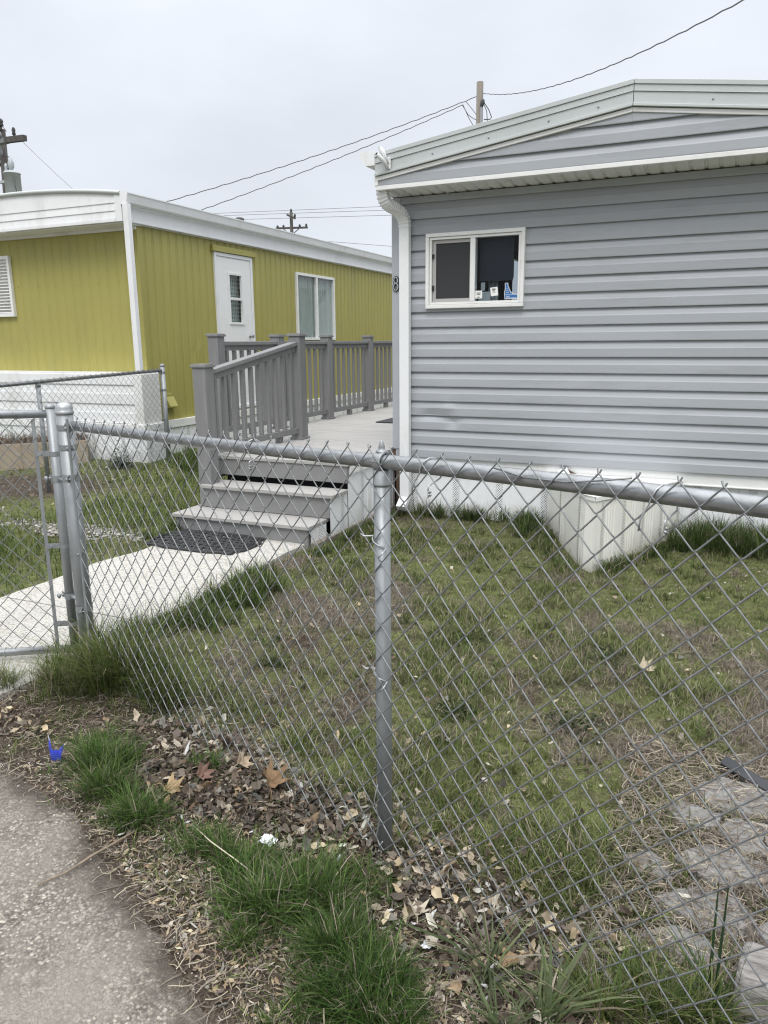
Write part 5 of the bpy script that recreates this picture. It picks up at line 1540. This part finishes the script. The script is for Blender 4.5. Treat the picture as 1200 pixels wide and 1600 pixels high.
put(6500, -1.75, -.3, 1.0, 1.75, lambda x, y: verge(x,y) & (so_(x,y)[1] > .20), .007, .034, np.concatenate([TAN,TAN,PALE,BROWN]), .28, .6, .008, .25)
# brown heap by the middle of the verge
heap = lambda cx, cy, rx, ry: (lambda x, y: ((x-cx)/rx)**2 + ((y-cy)/ry)**2 < .35+.9*rng.random(len(x)))
put(7000, -1.95, -.95, 1.6, 2.3, heap(-1.42,1.90,.40,.17), .005, .048, np.concatenate([BROWN,BROWN,BROWN*.6,BROWN*.8,TAN[2:],PALE[:1]]), .5, 1.5, .026, .5)
put(1700, -2.2, -1.3, 1.8, 2.5, heap(-1.78,2.12,.32,.13), .012, .055, np.concatenate([BROWN,PALE[:2]]), .5, .9, .03, .5)
put(500, -2.9, -2.3, 1.8, 2.2, heap(-2.55,1.98,.25,.08), .02, .05, np.concatenate([BROWN,TAN]), .5, .8, .02, .4)
# pale curled leaves caught along the foot of the fence
fl = lambda a0, a1, w_: (lambda x, y: (so_(x,y)[0] > a0) & (so_(x,y)[0] < a1) & (np.abs(so_(x,y)[1]-.02) < w_*rng.random(len(x))))
put(22000, -2.2, .6, 1.2, 2.5, fl(-.25, .95, .32), .006, .050, np.concatenate([PALE,PALE,BROWN,BROWN,BROWN*.6,TAN]), .5, 1.0, .03, .5)
put(6000, -2.2, -.6, 1.6, 2.5, fl(-1.1, -.1, .15), .012, .055, np.concatenate([PALE,PALE,BROWN]), .45, 1.3, .018, .45)
# scattered on the lawn
put(5200, -2.8, 1.2, 1.6, 5.6, lambda x, y: in_lot(x,y) & (rng.random(len(x)) < np.clip(2.2/np.hypot(x,y)-.25,.05,1)*.8), .006, .038, np.concatenate([PALE,PALE*.8,BROWN,BROWN,TAN]), .55, 1.0, .035, .5)
# some strays on the asphalt
put(90, -1.9, -.4, .8, 1.5, lambda x, y: (so_(x,y)[1] > road_edge(so_(x,y)[0])-.02) & (so_(x,y)[1] < road_edge(so_(x,y)[0])+.13), .012, .035, np.concatenate([TAN,BROWN]), .3, .5, .002, .1)
put(500, -9, -5.8, 4.6, 7.0, lambda x, y: (x < -4.0), .02, .06, np.concatenate([BROWN,PALE]), .5, .8, .02, .4)
lit.build('leaf_litter', M['leafmat'])

# pale gravel spill left of the path, grit at the foot of the verge
grav = Stuff()
def chips(x, y, r, pal):
    n = len(x)
    T = np.array([(1,0,0),(.3,.9,0),(-.8,.6,0),(-.9,-.5,0),(.2,-1,0),(.1,.05,.7)])
    P = T[None]*r[:,None,None]*(1+.25*rng.standard_normal((n,6,3)))
    a = 2*np.pi*rng.random(n); X = x[:,None]+P[:,:,0]*np.cos(a)[:,None]-P[:,:,1]*np.sin(a)[:,None]; Y = y[:,None]+P[:,:,0]*np.sin(a)[:,None]+P[:,:,1]*np.cos(a)[:,None]
    Z = np.maximum(gheight(x,y), -.001)[:,None]+P[:,:,2]+.001
    F = np.array([0,1,5,1,2,5,2,3,5,3,4,5,4,0,5])[None]+(np.arange(n)*6)[:,None]
    c = pick(pal, n, .2)
    return np.stack([X,Y,Z],-1).reshape(-1,3), F.ravel(), np.full(n*5,3), np.repeat(c,6,0)
x, y = sample(2600, -6.0, -4.05, 4.2, 5.1); k = ((x+5.0)/.85)**2+((y-4.58)/.20)**2 < .3+.9*rng.random(len(x))
grav.add(*chips(x[k], y[k], .006+.016*rng.random(k.sum()), np.array([(.30,.29,.27),(.22,.20,.18),(.40,.39,.37),(.15,.13,.11)])))
x, y = sample(5000, -3.0, .2, .6, 2.0); s_, o_ = fso(x, y); k = (np.abs(o_-road_edge(s_)) < .16*rng.random(len(x)))
grav.add(*chips(x[k], y[k], .0015+.0045*rng.random(k.sum())**2, np.array([(.34,.32,.28),(.22,.20,.18),(.44,.42,.37),(.12,.10,.09)])))
grav.build('gravel', M['leafmat'])

# dry dead plants in the planter: a part of it
dp = Stuff()
n = 2600
t = rng.random(n); v = .03+.36*rng.random(n)
bx = pa.x + U.x*(pc-pa).length*t + W_.x*v; by = pa.y + U.y*(pc-pa).length*t + W_.y*v
dp.add(*blades(bx, by, np.full(n,.33), .05+.16*rng.random(n)**1.5, .008*(.6+.8*rng.random(n)), .9*rng.random(n)+.3, 2*np.pi*rng.random(n), pick(np.concatenate([PURPLE,BROWN,STRAW[:2]]), n)))
dp.build('dead_plants', M['leafmat'], kind='stuff', parent=pl)

# ------------------------------------------------------------------ single plants
def leafy(name, cx, cy, r, h, n, pal, label, cat='plant', spread=1.2, L0=.012, L1=.034):
    S_ = Stuff()
    a = 2*np.pi*rng.random(n); q = np.sqrt(rng.random(n))
    x = cx + r*q*np.cos(a); y = cy + r*q*np.sin(a)
    V, F, Sz, C = leaves(x, y, L0+(L1-L0)*rng.random(n), (.007+.008*rng.random(n)), .6*(rng.random(n)-.3), pal, h*(1-q**2)*rng.random(n), .55)
    S_.add(V, F, Sz, C)
    m = max(40, n//2); a = 2*np.pi*rng.random(m); q = .3*rng.random(m)
    S_.add(*blades(cx+r*q*np.cos(a), cy+r*q*np.sin(a), gheight(cx+r*q*np.cos(a), cy+r*q*np.sin(a)), h*(.5+.6*rng.random(m)), np.full(m,.0032), spread*(.6+rng.random(m)), a, pick(pal*.9, m)))
    o = S_.build(name, M['weedmat'], kind=None)
    tag(o, label, cat); return o
WEED = np.array([(.040,.062,.028),(.055,.078,.034),(.075,.095,.046),(.035,.050,.024)])
leafy('weed', -.93, 2.80, .095, .045, 150, WEED, 'dark green rosette weed in the lawn, nearest to the fence post', 'weed')
leafy('weed', -1.13, 3.55, .16, .035, 130, WEED, 'wide low dark weed patch in the lawn, in line with the steps side', 'weed')
leafy('weed', -.42, 3.62, .13, .04, 120, WEED, 'dark weed beside the pale broken leaf in the dry lawn on the right', 'weed')
leafy('weed', -.43, 2.86, .14, .03, 110, WEED*1.1, 'thin sprawling weed in the front lawn to the right of the rosette', 'weed')
leafy('shrub', -6.72, 7.05, .16, .34, 420, np.array([(.05,.065,.045),(.07,.085,.06),(.09,.10,.075)]), 'small grey green shrub at the foot of the yellow home corner', 'shrub')
# upright stems at lower right
so2 = Stuff(); n = 26
an = 2*np.pi*rng.random(n)
bx, by = .10+.02*rng.standard_normal(n), 1.66+.02*rng.standard_normal(n)
hh = np.concatenate([[.36,.36,.33,.27,.25,.2], .06+.14*rng.random(n-6)])
so2.add(*blades(bx, by, gheight(bx,by), hh, np.concatenate([[.008,.008,.007,.006,.006,.006], np.full(n-6,.005)]), np.concatenate([[.04,.02,.1,.12,.1,.2], .5+.6*rng.random(n-6)]), an, pick(np.array([(.045,.085,.035),(.035,.07,.03),(.06,.10,.04)]), n)))
tag(so2.build('bulb_plant', M['weedmat'], kind=None), 'tall thin dark green stems growing beside the grey log', 'plant')

# ------------------------------------------------------------------ stones, log, edging, litter pieces
def stone(i, cx, cy, rx, ry, label):
    b = MB(); n = 28; z = float(gheight(cx, cy)) + .020 + .004*math.sin(i*2.1)
    prof = []
    cuts = [(2*math.pi*(q+random.uniform(-.3,.3))/5, random.uniform(.80,1.0)) for q in range(5)]
    rad = [min(1.25, min(d_/max(.05, math.cos(2*math.pi*k/n-t_)) for t_, d_ in cuts if math.cos(2*math.pi*k/n-t_) > .05)) + random.uniform(-.03,.03) for k in range(n)]
    rings = []
    for f_, dz in ((1.02,-.05),(1.0,-.008),(.975,.0),(.6,.003),(.25,.002)):
        rings.append([(cx+rx*f_*rad[k]*math.cos(2*math.pi*k/n), cy+ry*f_*rad[k]*math.sin(2*math.pi*k/n), z+dz+.006*(float(vnoise(k*.8+i*9, f_*4))-.5)) for k in range(n)])
    vs = [q for r in rings for q in r]; fs = []
    for a in range(len(rings)-1):
        for k in range(n):
            k2 = (k+1) % n; fs.append((a*n+k, a*n+k2, (a+1)*n+k2, (a+1)*n+k))
    fs.append(tuple((len(rings)-1)*n+k for k in range(n)))
    b.add(vs, fs, False)
    tag(b.build('paving_stone', M['stone']), label, 'paving stone', 'flat stones set in the yard corner')
SLB = ['large flat grey slab just below the black edging strip','small slab wedged at the left of the largest slab','small pale stone ringed by green grass, leftmost of the stones','broad slab touching the lower edge of the largest slab','middle slab of the broken strip, crossed by dry straw','slab at the right frame edge level with the small pale stone','slab right behind the tall thin green stems','slab at the right frame edge just above the log','slab closest to the fence, half under grass','slab cut by the frame edge right of the largest slab','small slab against the top of the grey log']
for i, (q, lb) in enumerate(zip(STONES, SLB)): stone(i, *q, lb)
# log: weathered round, axis roughly across
b = MB()
la, lb_ = Vector((.158,1.70,.060)), Vector((.75,1.58,.072))
n = 28; rings = []
for t, f_ in ((0,.55),(.003,.9),(.03,1.0),(.3,1.02),(.6,.98),(1,1.0)):
    c = la.lerp(lb_, t); ax = (lb_-la).normalized(); s_ = ax.cross(Vector((0,0,1))).normalized(); u_ = s_.cross(ax)
    rings.append([c + (s_*math.cos(2*math.pi*k/n) + u_*math.sin(2*math.pi*k/n))*.088*f_*(1+.06*math.sin(k*5.1)+.05*math.sin(k*2.3+1)) for k in range(n)])
vs = [q for r in rings for q in r]; fs = []
for a in range(len(rings)-1):
    for k in range(n):
        k2 = (k+1) % n; fs.append((a*n+k, a*n+k2, (a+1)*n+k2, (a+1)*n+k))
fs.append(tuple(reversed(range(n)))); b.add(vs, fs, True)
tag(b.build('log', M['log']), 'weathered grey log with deep grain at the lower right corner', 'log')
b = MB()
pts = [(.135,2.78,.035),(.20,2.72,.032),(.30,2.66,.022),(.42,2.60,.015)]
P = [[(x-.012,y-.02,z-.045),(x-.018,y-.026,z),(x,y,z+.018),(x+.014,y+.016,z+.004),(x+.012,y+.012,z-.045)] for x, y, z in pts]
b.grid(P); tag(b.build('edging_strip', M['black_plastic']), 'black plastic edging strip poking out of the grass beside the stones', 'edging')
b = MB()
ring = []
P = [[(-1.33+.16*f_*math.cos(a)*(1+.2*math.sin(3*a)), 6.02+.10*f_*math.sin(a), .045*(1-f_)+.012+.01*math.sin(5*a)*f_) for f_ in (1,.7,.35,.01)] for a in np.linspace(0,2*math.pi,19)]
b.grid(P); tag(b.build('plastic_sheet', M['black_plastic']), 'crumpled black plastic lying against the left of the cream box', 'plastic sheet')
# marker: folded blue plastic scrap
b = MB()
c = Vector((-2.205,1.845,float(gheight(-2.205,1.845))))
P = [[tuple(c+Vector((-.034,.0,.0))), tuple(c+Vector((-.044,.006,.045))), tuple(c+Vector((-.046,.012,.085)))],
     [tuple(c+Vector((-.012,-.012,.0))), tuple(c+Vector((-.012,-.014,.024))), tuple(c+Vector((-.012,-.010,.046)))],
     [tuple(c+Vector((.008,.004,.0))), tuple(c+Vector((.008,.002,.024))), tuple(c+Vector((.009,.004,.042)))],
     [tuple(c+Vector((.026,-.008,.004))), tuple(c+Vector((.034,-.006,.04))), tuple(c+Vector((.046,-.002,.078)))]]
b.grid(P); fl_ = b.build('plastic_scrap', M['blue_plastic'])
m_ = fl_.modifiers.new('solid','SOLIDIFY'); m_.thickness = .0015
tag(fl_, 'crumpled bright blue plastic scrap on the verge by the road', 'scrap')
b = MB(); b.add([c+Vector((-.046,.010,.072)), c+Vector((-.046,.012,.092)), c+Vector((-.030,.004,.070)), c+Vector((-.030,.004,.056))], [(0,3,2,1)]); b.build('white_corner', M['white_plastic'], fl_)
def scrap(x, y, s, name, m, label, cat):
    b = MB(); n = 5; z = float(gheight(x,y))+.018
    P = [[(x+s*(i/n-.5)+.2*s*random.uniform(-1,1), y+s*.8*(j/n-.5)+.2*s*random.uniform(-1,1), z+.35*s*random.random()) for j in range(n+1)] for i in range(n+1)]
    b.grid([list(reversed(r)) for r in P]); tag(b.build(name, m), label, cat)
scrap(-1.18,1.725,.045,'paper_scrap',M['white_plastic'],'white crumpled scrap at the upper edge of the roadside grass','scrap')
scrap(-.575,1.545,.026,'paper_scrap',M['white_plastic'],'tiny white scrap between the dark tuft and the pale leaves','scrap')
# large leaves one can tell apart
def maple(x, y, s, col, az, curl, label, rz=.03, tilt=(.3,.2)):
    lobes = [(0,1.0),(14,.62),(30,.50),(46,.90),(60,.55),(78,.46),(98,.74),(116,.46),(140,.36),(165,.42),(180,.18)]
    out = [(math.radians(a), r) for a, r in lobes] + [(math.radians(360-a), r) for a, r in reversed(lobes[1:-1])]
    z = float(gheight(x, y)) + rz
    rings = []
    for f_ in (1.0,.66,.33):
        rings.append([(r*f_*math.cos(a), r*f_*math.sin(a)) for a, r in out])
    b = MB(); n = len(out)
    R = Matrix.Rotation(az,3,'Z') @ Matrix.Rotation(tilt[0],3,'X') @ Matrix.Rotation(tilt[1],3,'Y')
    def P3(u, v):
        w_ = curl*1.5*(abs(v)**1.6*.8 + max(0,u)**2*.25) + .10*math.sin(u*9+v*7) + .07*math.sin(u*17-v*13+az)
        return Vector((x,y,z)) + R @ Vector((u*s, v*s, w_*s))
    vs = [P3(u, v) for r in rings for u, v in r] + [P3(0,0)]
    fs = []
    for a in range(2):
        for k in range(n):
            k2 = (k+1) % n; fs.append((a*n+k, a*n+k2, (a+1)*n+k2, (a+1)*n+k))
    for k in range(n): fs.append((2*n+k, 2*n+(k+1) % n, 3*n))
    b.add(vs, fs, True)
    b.tube([P3(-.15,0), P3(-.6,.05), P3(-.95,.02)], .0016, 5)
    o = b.build('maple_leaf', mat('leaf_%03d' % random.randrange(1000), col, .8, var=.3, scale=55, spec=.2))
    tag(o, label, 'leaf')
maple(-1.30,1.935,.080,(.20,.13,.075),2.4,.9,'large curled brown maple leaf on top of the dark leaf heap', .05, (.5,-.3))
maple(-1.635,1.815,.062,(.33,.24,.14),.3,.7,'golden tan maple leaf beside the dark grass tuft', .03, (.25,.2))
maple(-1.57,1.91,.050,(.17,.105,.08),.8,.8,'reddish brown folded maple leaf at the left of the heap', .045, (.7,.1))
maple(-1.475,2.02,.058,(.36,.28,.20),1.4,.5,'pale brown maple leaf leaning near the fence foot', .05, (.9,.3))
maple(-.36,1.57,.055,(.33,.23,.14),4.0,.6,'tan maple leaf among the pale litter below the fence', .03, (.3,.2))
maple(-.12,1.43,.050,(.48,.36,.22),.6,.4,'yellowish maple leaf at the bottom edge in thin grass', .03, (.2,.3))
maple(-.64,1.63,.050,(.40,.35,.28),2.0,.7,'pale grey brown maple leaf by the foot of the middle post', .03, (.4,.2))
maple(-.22,3.52,.060,(.44,.38,.28),.2,.7,'broad pale dead leaf lying on the dry lawn', .03, (.5,.2))
# twigs
b = MB(); zz = .015
b.tube([(-1.70,1.305,.014),(-1.66,1.38,.016),(-1.645,1.46,.018),(-1.62,1.53,.022),(-1.585,1.63,.03)], [.0028,.0035,.004,.0042,.003], 6)
tag(b.build('stick', M['twig']), 'long curved brown stick lying from the verge onto the asphalt', 'stick')
b = MB(); b.tube([(-1.02,1.30,.012),(-1.0,1.22,.012),(-.93,1.16,.012),(-.88,1.10,.012)], .0014, 5); tag(b.build('straw_stalk', M['twig']), 'thin straw stalk bent on the dirt by the asphalt edge', 'stalk')
b = MB(); b.tube([(-1.40,1.66,.05),(-1.30,1.60,.075),(-1.18,1.565,.07),(-1.10,1.56,.04)], .0018, 5)
tag(b.build('straw_stalk', mat('pale_stalk',(.5,.45,.34),.8)), 'long pale straw stalk arching over the roadside grass', 'stalk')

# ------------------------------------------------------------------ utility poles and lines
ps = thing('utility_pole', (-6.15,20,0), 'slim grey wooden service pole with conduit rising behind the grey home roof', 'utility pole')
b = MB(); b.tube([(-6.15,20,-.2),(-6.16,20,4),(-6.17,20,7.94)], [.11,.10,.085], 14); b.build('shaft', M['wood_pole'], ps)
b = MB(); b.tube([(-6.09,19.90,3),(-6.09,19.90,7.36)], .035, 10); b.build('conduit', M['cable_grey'], ps)
b = MB(); b.lathe((-6.09,19.90,7.34), [(.04,0),(.05,.05),(.055,.11),(.03,.17)], 12, (.35,-.2,1)); b.build('weather_head', M['cable'], ps)
b = MB()
b.tube([(-6.05,19.9,7.46),(-5.90,19.9,7.25),(-5.82,19.9,7.06),(-5.86,19.9,7.02),(-6.02,19.9,7.03)], .012, 6)
b.tube([(-6.05,19.9,7.43),(-5.95,19.9,7.22),(-5.93,19.9,6.98),(-5.98,19.9,6.90),(-6.06,19.9,6.90)], .010, 6)
b.tube([(-6.62,19.95,7.46),(-6.45,19.95,7.20),(-6.30,19.95,7.09),(-6.20,19.95,7.06)], .009, 6)
b.tube([(-6.60,19.95,7.46),(-6.42,19.95,7.10),(-6.32,19.95,6.95),(-6.20,19.95,6.91)], .009, 6)
b.tube([(-6.52,19.95,7.52),(-6.38,19.95,7.36),(-6.25,19.95,7.2),(-6.2,19.95,7.14)], .008, 6)
b.build('drip_loop', M['cable'], ps)
def wire(name, pts, r, m, label, group=None, sagk=0.0, n=24, twist=0.0):
    b = MB()
    if len(pts) == 2:
        a, c = Vector(pts[0]), Vector(pts[1]); q = []
        for k in range(n+1):
            t = k/n; p = a.lerp(c, t); p.z -= sagk*4*t*(1-t)
            if twist: p.z += twist*math.sin(k*2.4)
            q.append(p)
        pts = q
    b.tube(pts, r, 5, False)
    tag(b.build(name, m), label, 'power line', group)
LG = 'overhead lines in the sky'
wire('power_line', [(-6.24,20,7.62),(-13.3,13.2,4.1)], .0095, M['cable'], 'upper twisted cable falling from the service pole behind the yellow roof', LG, .16, 60, .010)
wire('power_line', [(-6.62,20,7.47),(-12.6,13.4,3.75)], .009, M['cable'], 'lower twisted cable falling from the service pole behind the yellow roof', LG, .12, 60, .009)
wire('power_line', [(-6.08,20,7.67),(1.5,6.0,4.41)], .0080, M['cable'], 'twisted cable climbing from the service pole to the upper right', LG, .467, 80, .006)
for k, (z0_, z1_, lb) in enumerate(((12.16,11.54,'topmost thin line strung across the far wooden pole'),(11.96,11.27,'second thin line strung across the far wooden pole'),(11.62,10.90,'third thin line, passing below the far pole top'),(9.75,8.66,'lowest faint line, well below the far crossarms'))):
    x0_ = -39.2 if k < 3 else -32.0
    sl_ = (z1_-z0_)/(-23.6+39.2) if k < 3 else (z1_-9.36)/(-23.6+29.3)
    xa, xb = -62.0, 2.0
    za = z1_ + sl_*(xa+23.6); zb = z1_ + sl_*(xb+23.6)
    wire('power_line', [(xa,55,za),(xb,55,zb)], .018, M['cable_grey'], lb, LG, .0)
fp = thing('utility_pole', (-32.45,55,0), 'distant wooden pole with two crossarms above the yellow roof ridge', 'utility pole')
b = MB(); b.tube([(-32.45,55,-.5),(-32.45,55,11.75)], [.19,.13], 10); b.build('shaft', M['wood_dark'], fp)
b = MB(); b.bar((-33.9,55,10.62),(-31.0,55,10.5),.14,.14); b.build('crossarm', M['wood_dark'], fp)
b = MB(); b.bar((-32.7,54.8,11.55),(-31.75,54.4,11.15),.13,.14); b.build('crossarm', M['wood_dark'], fp)
for x in (-33.75,-33.2,-31.7,-31.1):
    b = MB(); b.lathe((x,55,10.62 if x < -32 else 10.57), [(.05,0),(.09,.06),(.09,.16),(.05,.22)], 8); b.build('insulator', M['cable'], fp)
b = MB()
b.lathe((-32.45,55,11.75), [(.05,0),(.09,.06),(.09,.16),(.05,.25)], 8); b.build('insulator', M['cable'], fp); b = MB(); b.lathe((-31.8,54.45,11.25), [(.05,0),(.09,.06),(.09,.16),(.05,.25)], 8)
b.build('insulator', M['cable'], fp)
b = MB(); b.bar((-32.45,54.95,10.0),(-33.2,54.95,10.52),.05,.05); b.bar((-32.45,54.95,10.0),(-31.7,54.95,10.48),.05,.05); b.build('brace', M['cable'], fp)
lp = thing('utility_pole', (-18.6,16,0), 'dark wooden pole carrying a grey transformer at the left frame edge', 'utility pole')
b = MB(); b.tube([(-18.62,16,-.2),(-18.56,16,4),(-18.44,16,7.28)], [.13,.12,.095], 14); b.build('shaft', M['wood_dark'], lp)
b = MB(); b.bar((-19.6,15.85,6.98),(-17.22,15.65,6.86),.12,.14); b.build('crossarm', M['wood_dark'], lp)
for x, y, z, s_ in ((-18.55,15.9,7.40,.9),(-18.28,15.85,7.30,.9),(-17.66,15.70,6.98,.6)):
    b = MB(); b.lathe((x,y,z-.12), [(.03,0),(.03,.13)], 8)
    b.lathe((x,y,z), [(.05*s_,0),(.085*s_,.03),(.06*s_,.09),(.085*s_,.12),(.06*s_,.18),(.03*s_,.2)], 10); b.build('insulator', M['cable'], lp)
b = MB(); b.lathe((-17.80,15.62,5.12), [(.20,0),(.205,.03),(.205,.90),(.22,.905),(.22,.92),(.18,.96),(.08,.99)], 24); b.box(-18.40,-17.95,15.68,15.88,5.4,5.47); b.box(-18.40,-17.95,15.68,15.88,5.85,5.92)
tr_ = b.build('transformer', M['transformer'], lp)
b = MB(); b.lathe((-17.80,15.62,6.10), [(.035,0),(.05,.05),(.075,.09),(.08,.2),(.055,.26),(.02,.34)], 12); b.build('bushing', M['transformer'], tr_); b = MB(); b.lathe((-17.97,15.60,6.06), [(.03,0),(.05,.06),(.03,.12),(.045,.16),(.02,.24)], 10); b.build('bushing', M['transformer'], tr_)
b = MB(); b.box(-18.30,-17.96,15.60,15.78,6.82,6.94); b.box(-18.2,-18.08,15.55,15.65,6.55,6.75); b.lathe((-18.15,15.6,6.45), [(.05,0),(.07,.1),(.05,.25)], 8)
b.lathe((-18.05,15.6,6.94), [(.03,0),(.04,.08),(.02,.14)], 8); b.lathe((-18.30,15.6,6.94), [(.03,0),(.04,.1),(.02,.2)], 8)
b.build('fuse_cutout', M['cable_grey'], lp)
b = MB()
b.tube([(-18.1,15.6,6.5),(-17.88,15.6,6.48),(-17.80,15.62,6.42)], .010, 6)
b.tube([(-18.28,15.7,7.05),(-18.22,15.6,7.2),(-18.08,15.6,7.3),(-17.96,15.6,7.25),(-17.92,15.7,7.1)], .008, 6)
b.tube([(-18.4,15.8,6.3),(-18.3,15.7,6.4),(-18.15,15.6,6.5)], .012, 6)
b.tube([(-17.58,15.5,5.95),(-17.54,15.45,5.7),(-17.44,15.45,5.25)], .010, 6)
b.build('jumper', M['cable'], lp)
wire('power_line', [(-17.45,15.7,6.86),(-15.2,15.7,5.05)], .006, M['cable_grey'], 'faint wire slanting down from the transformer pole crossarm', LG, .03)
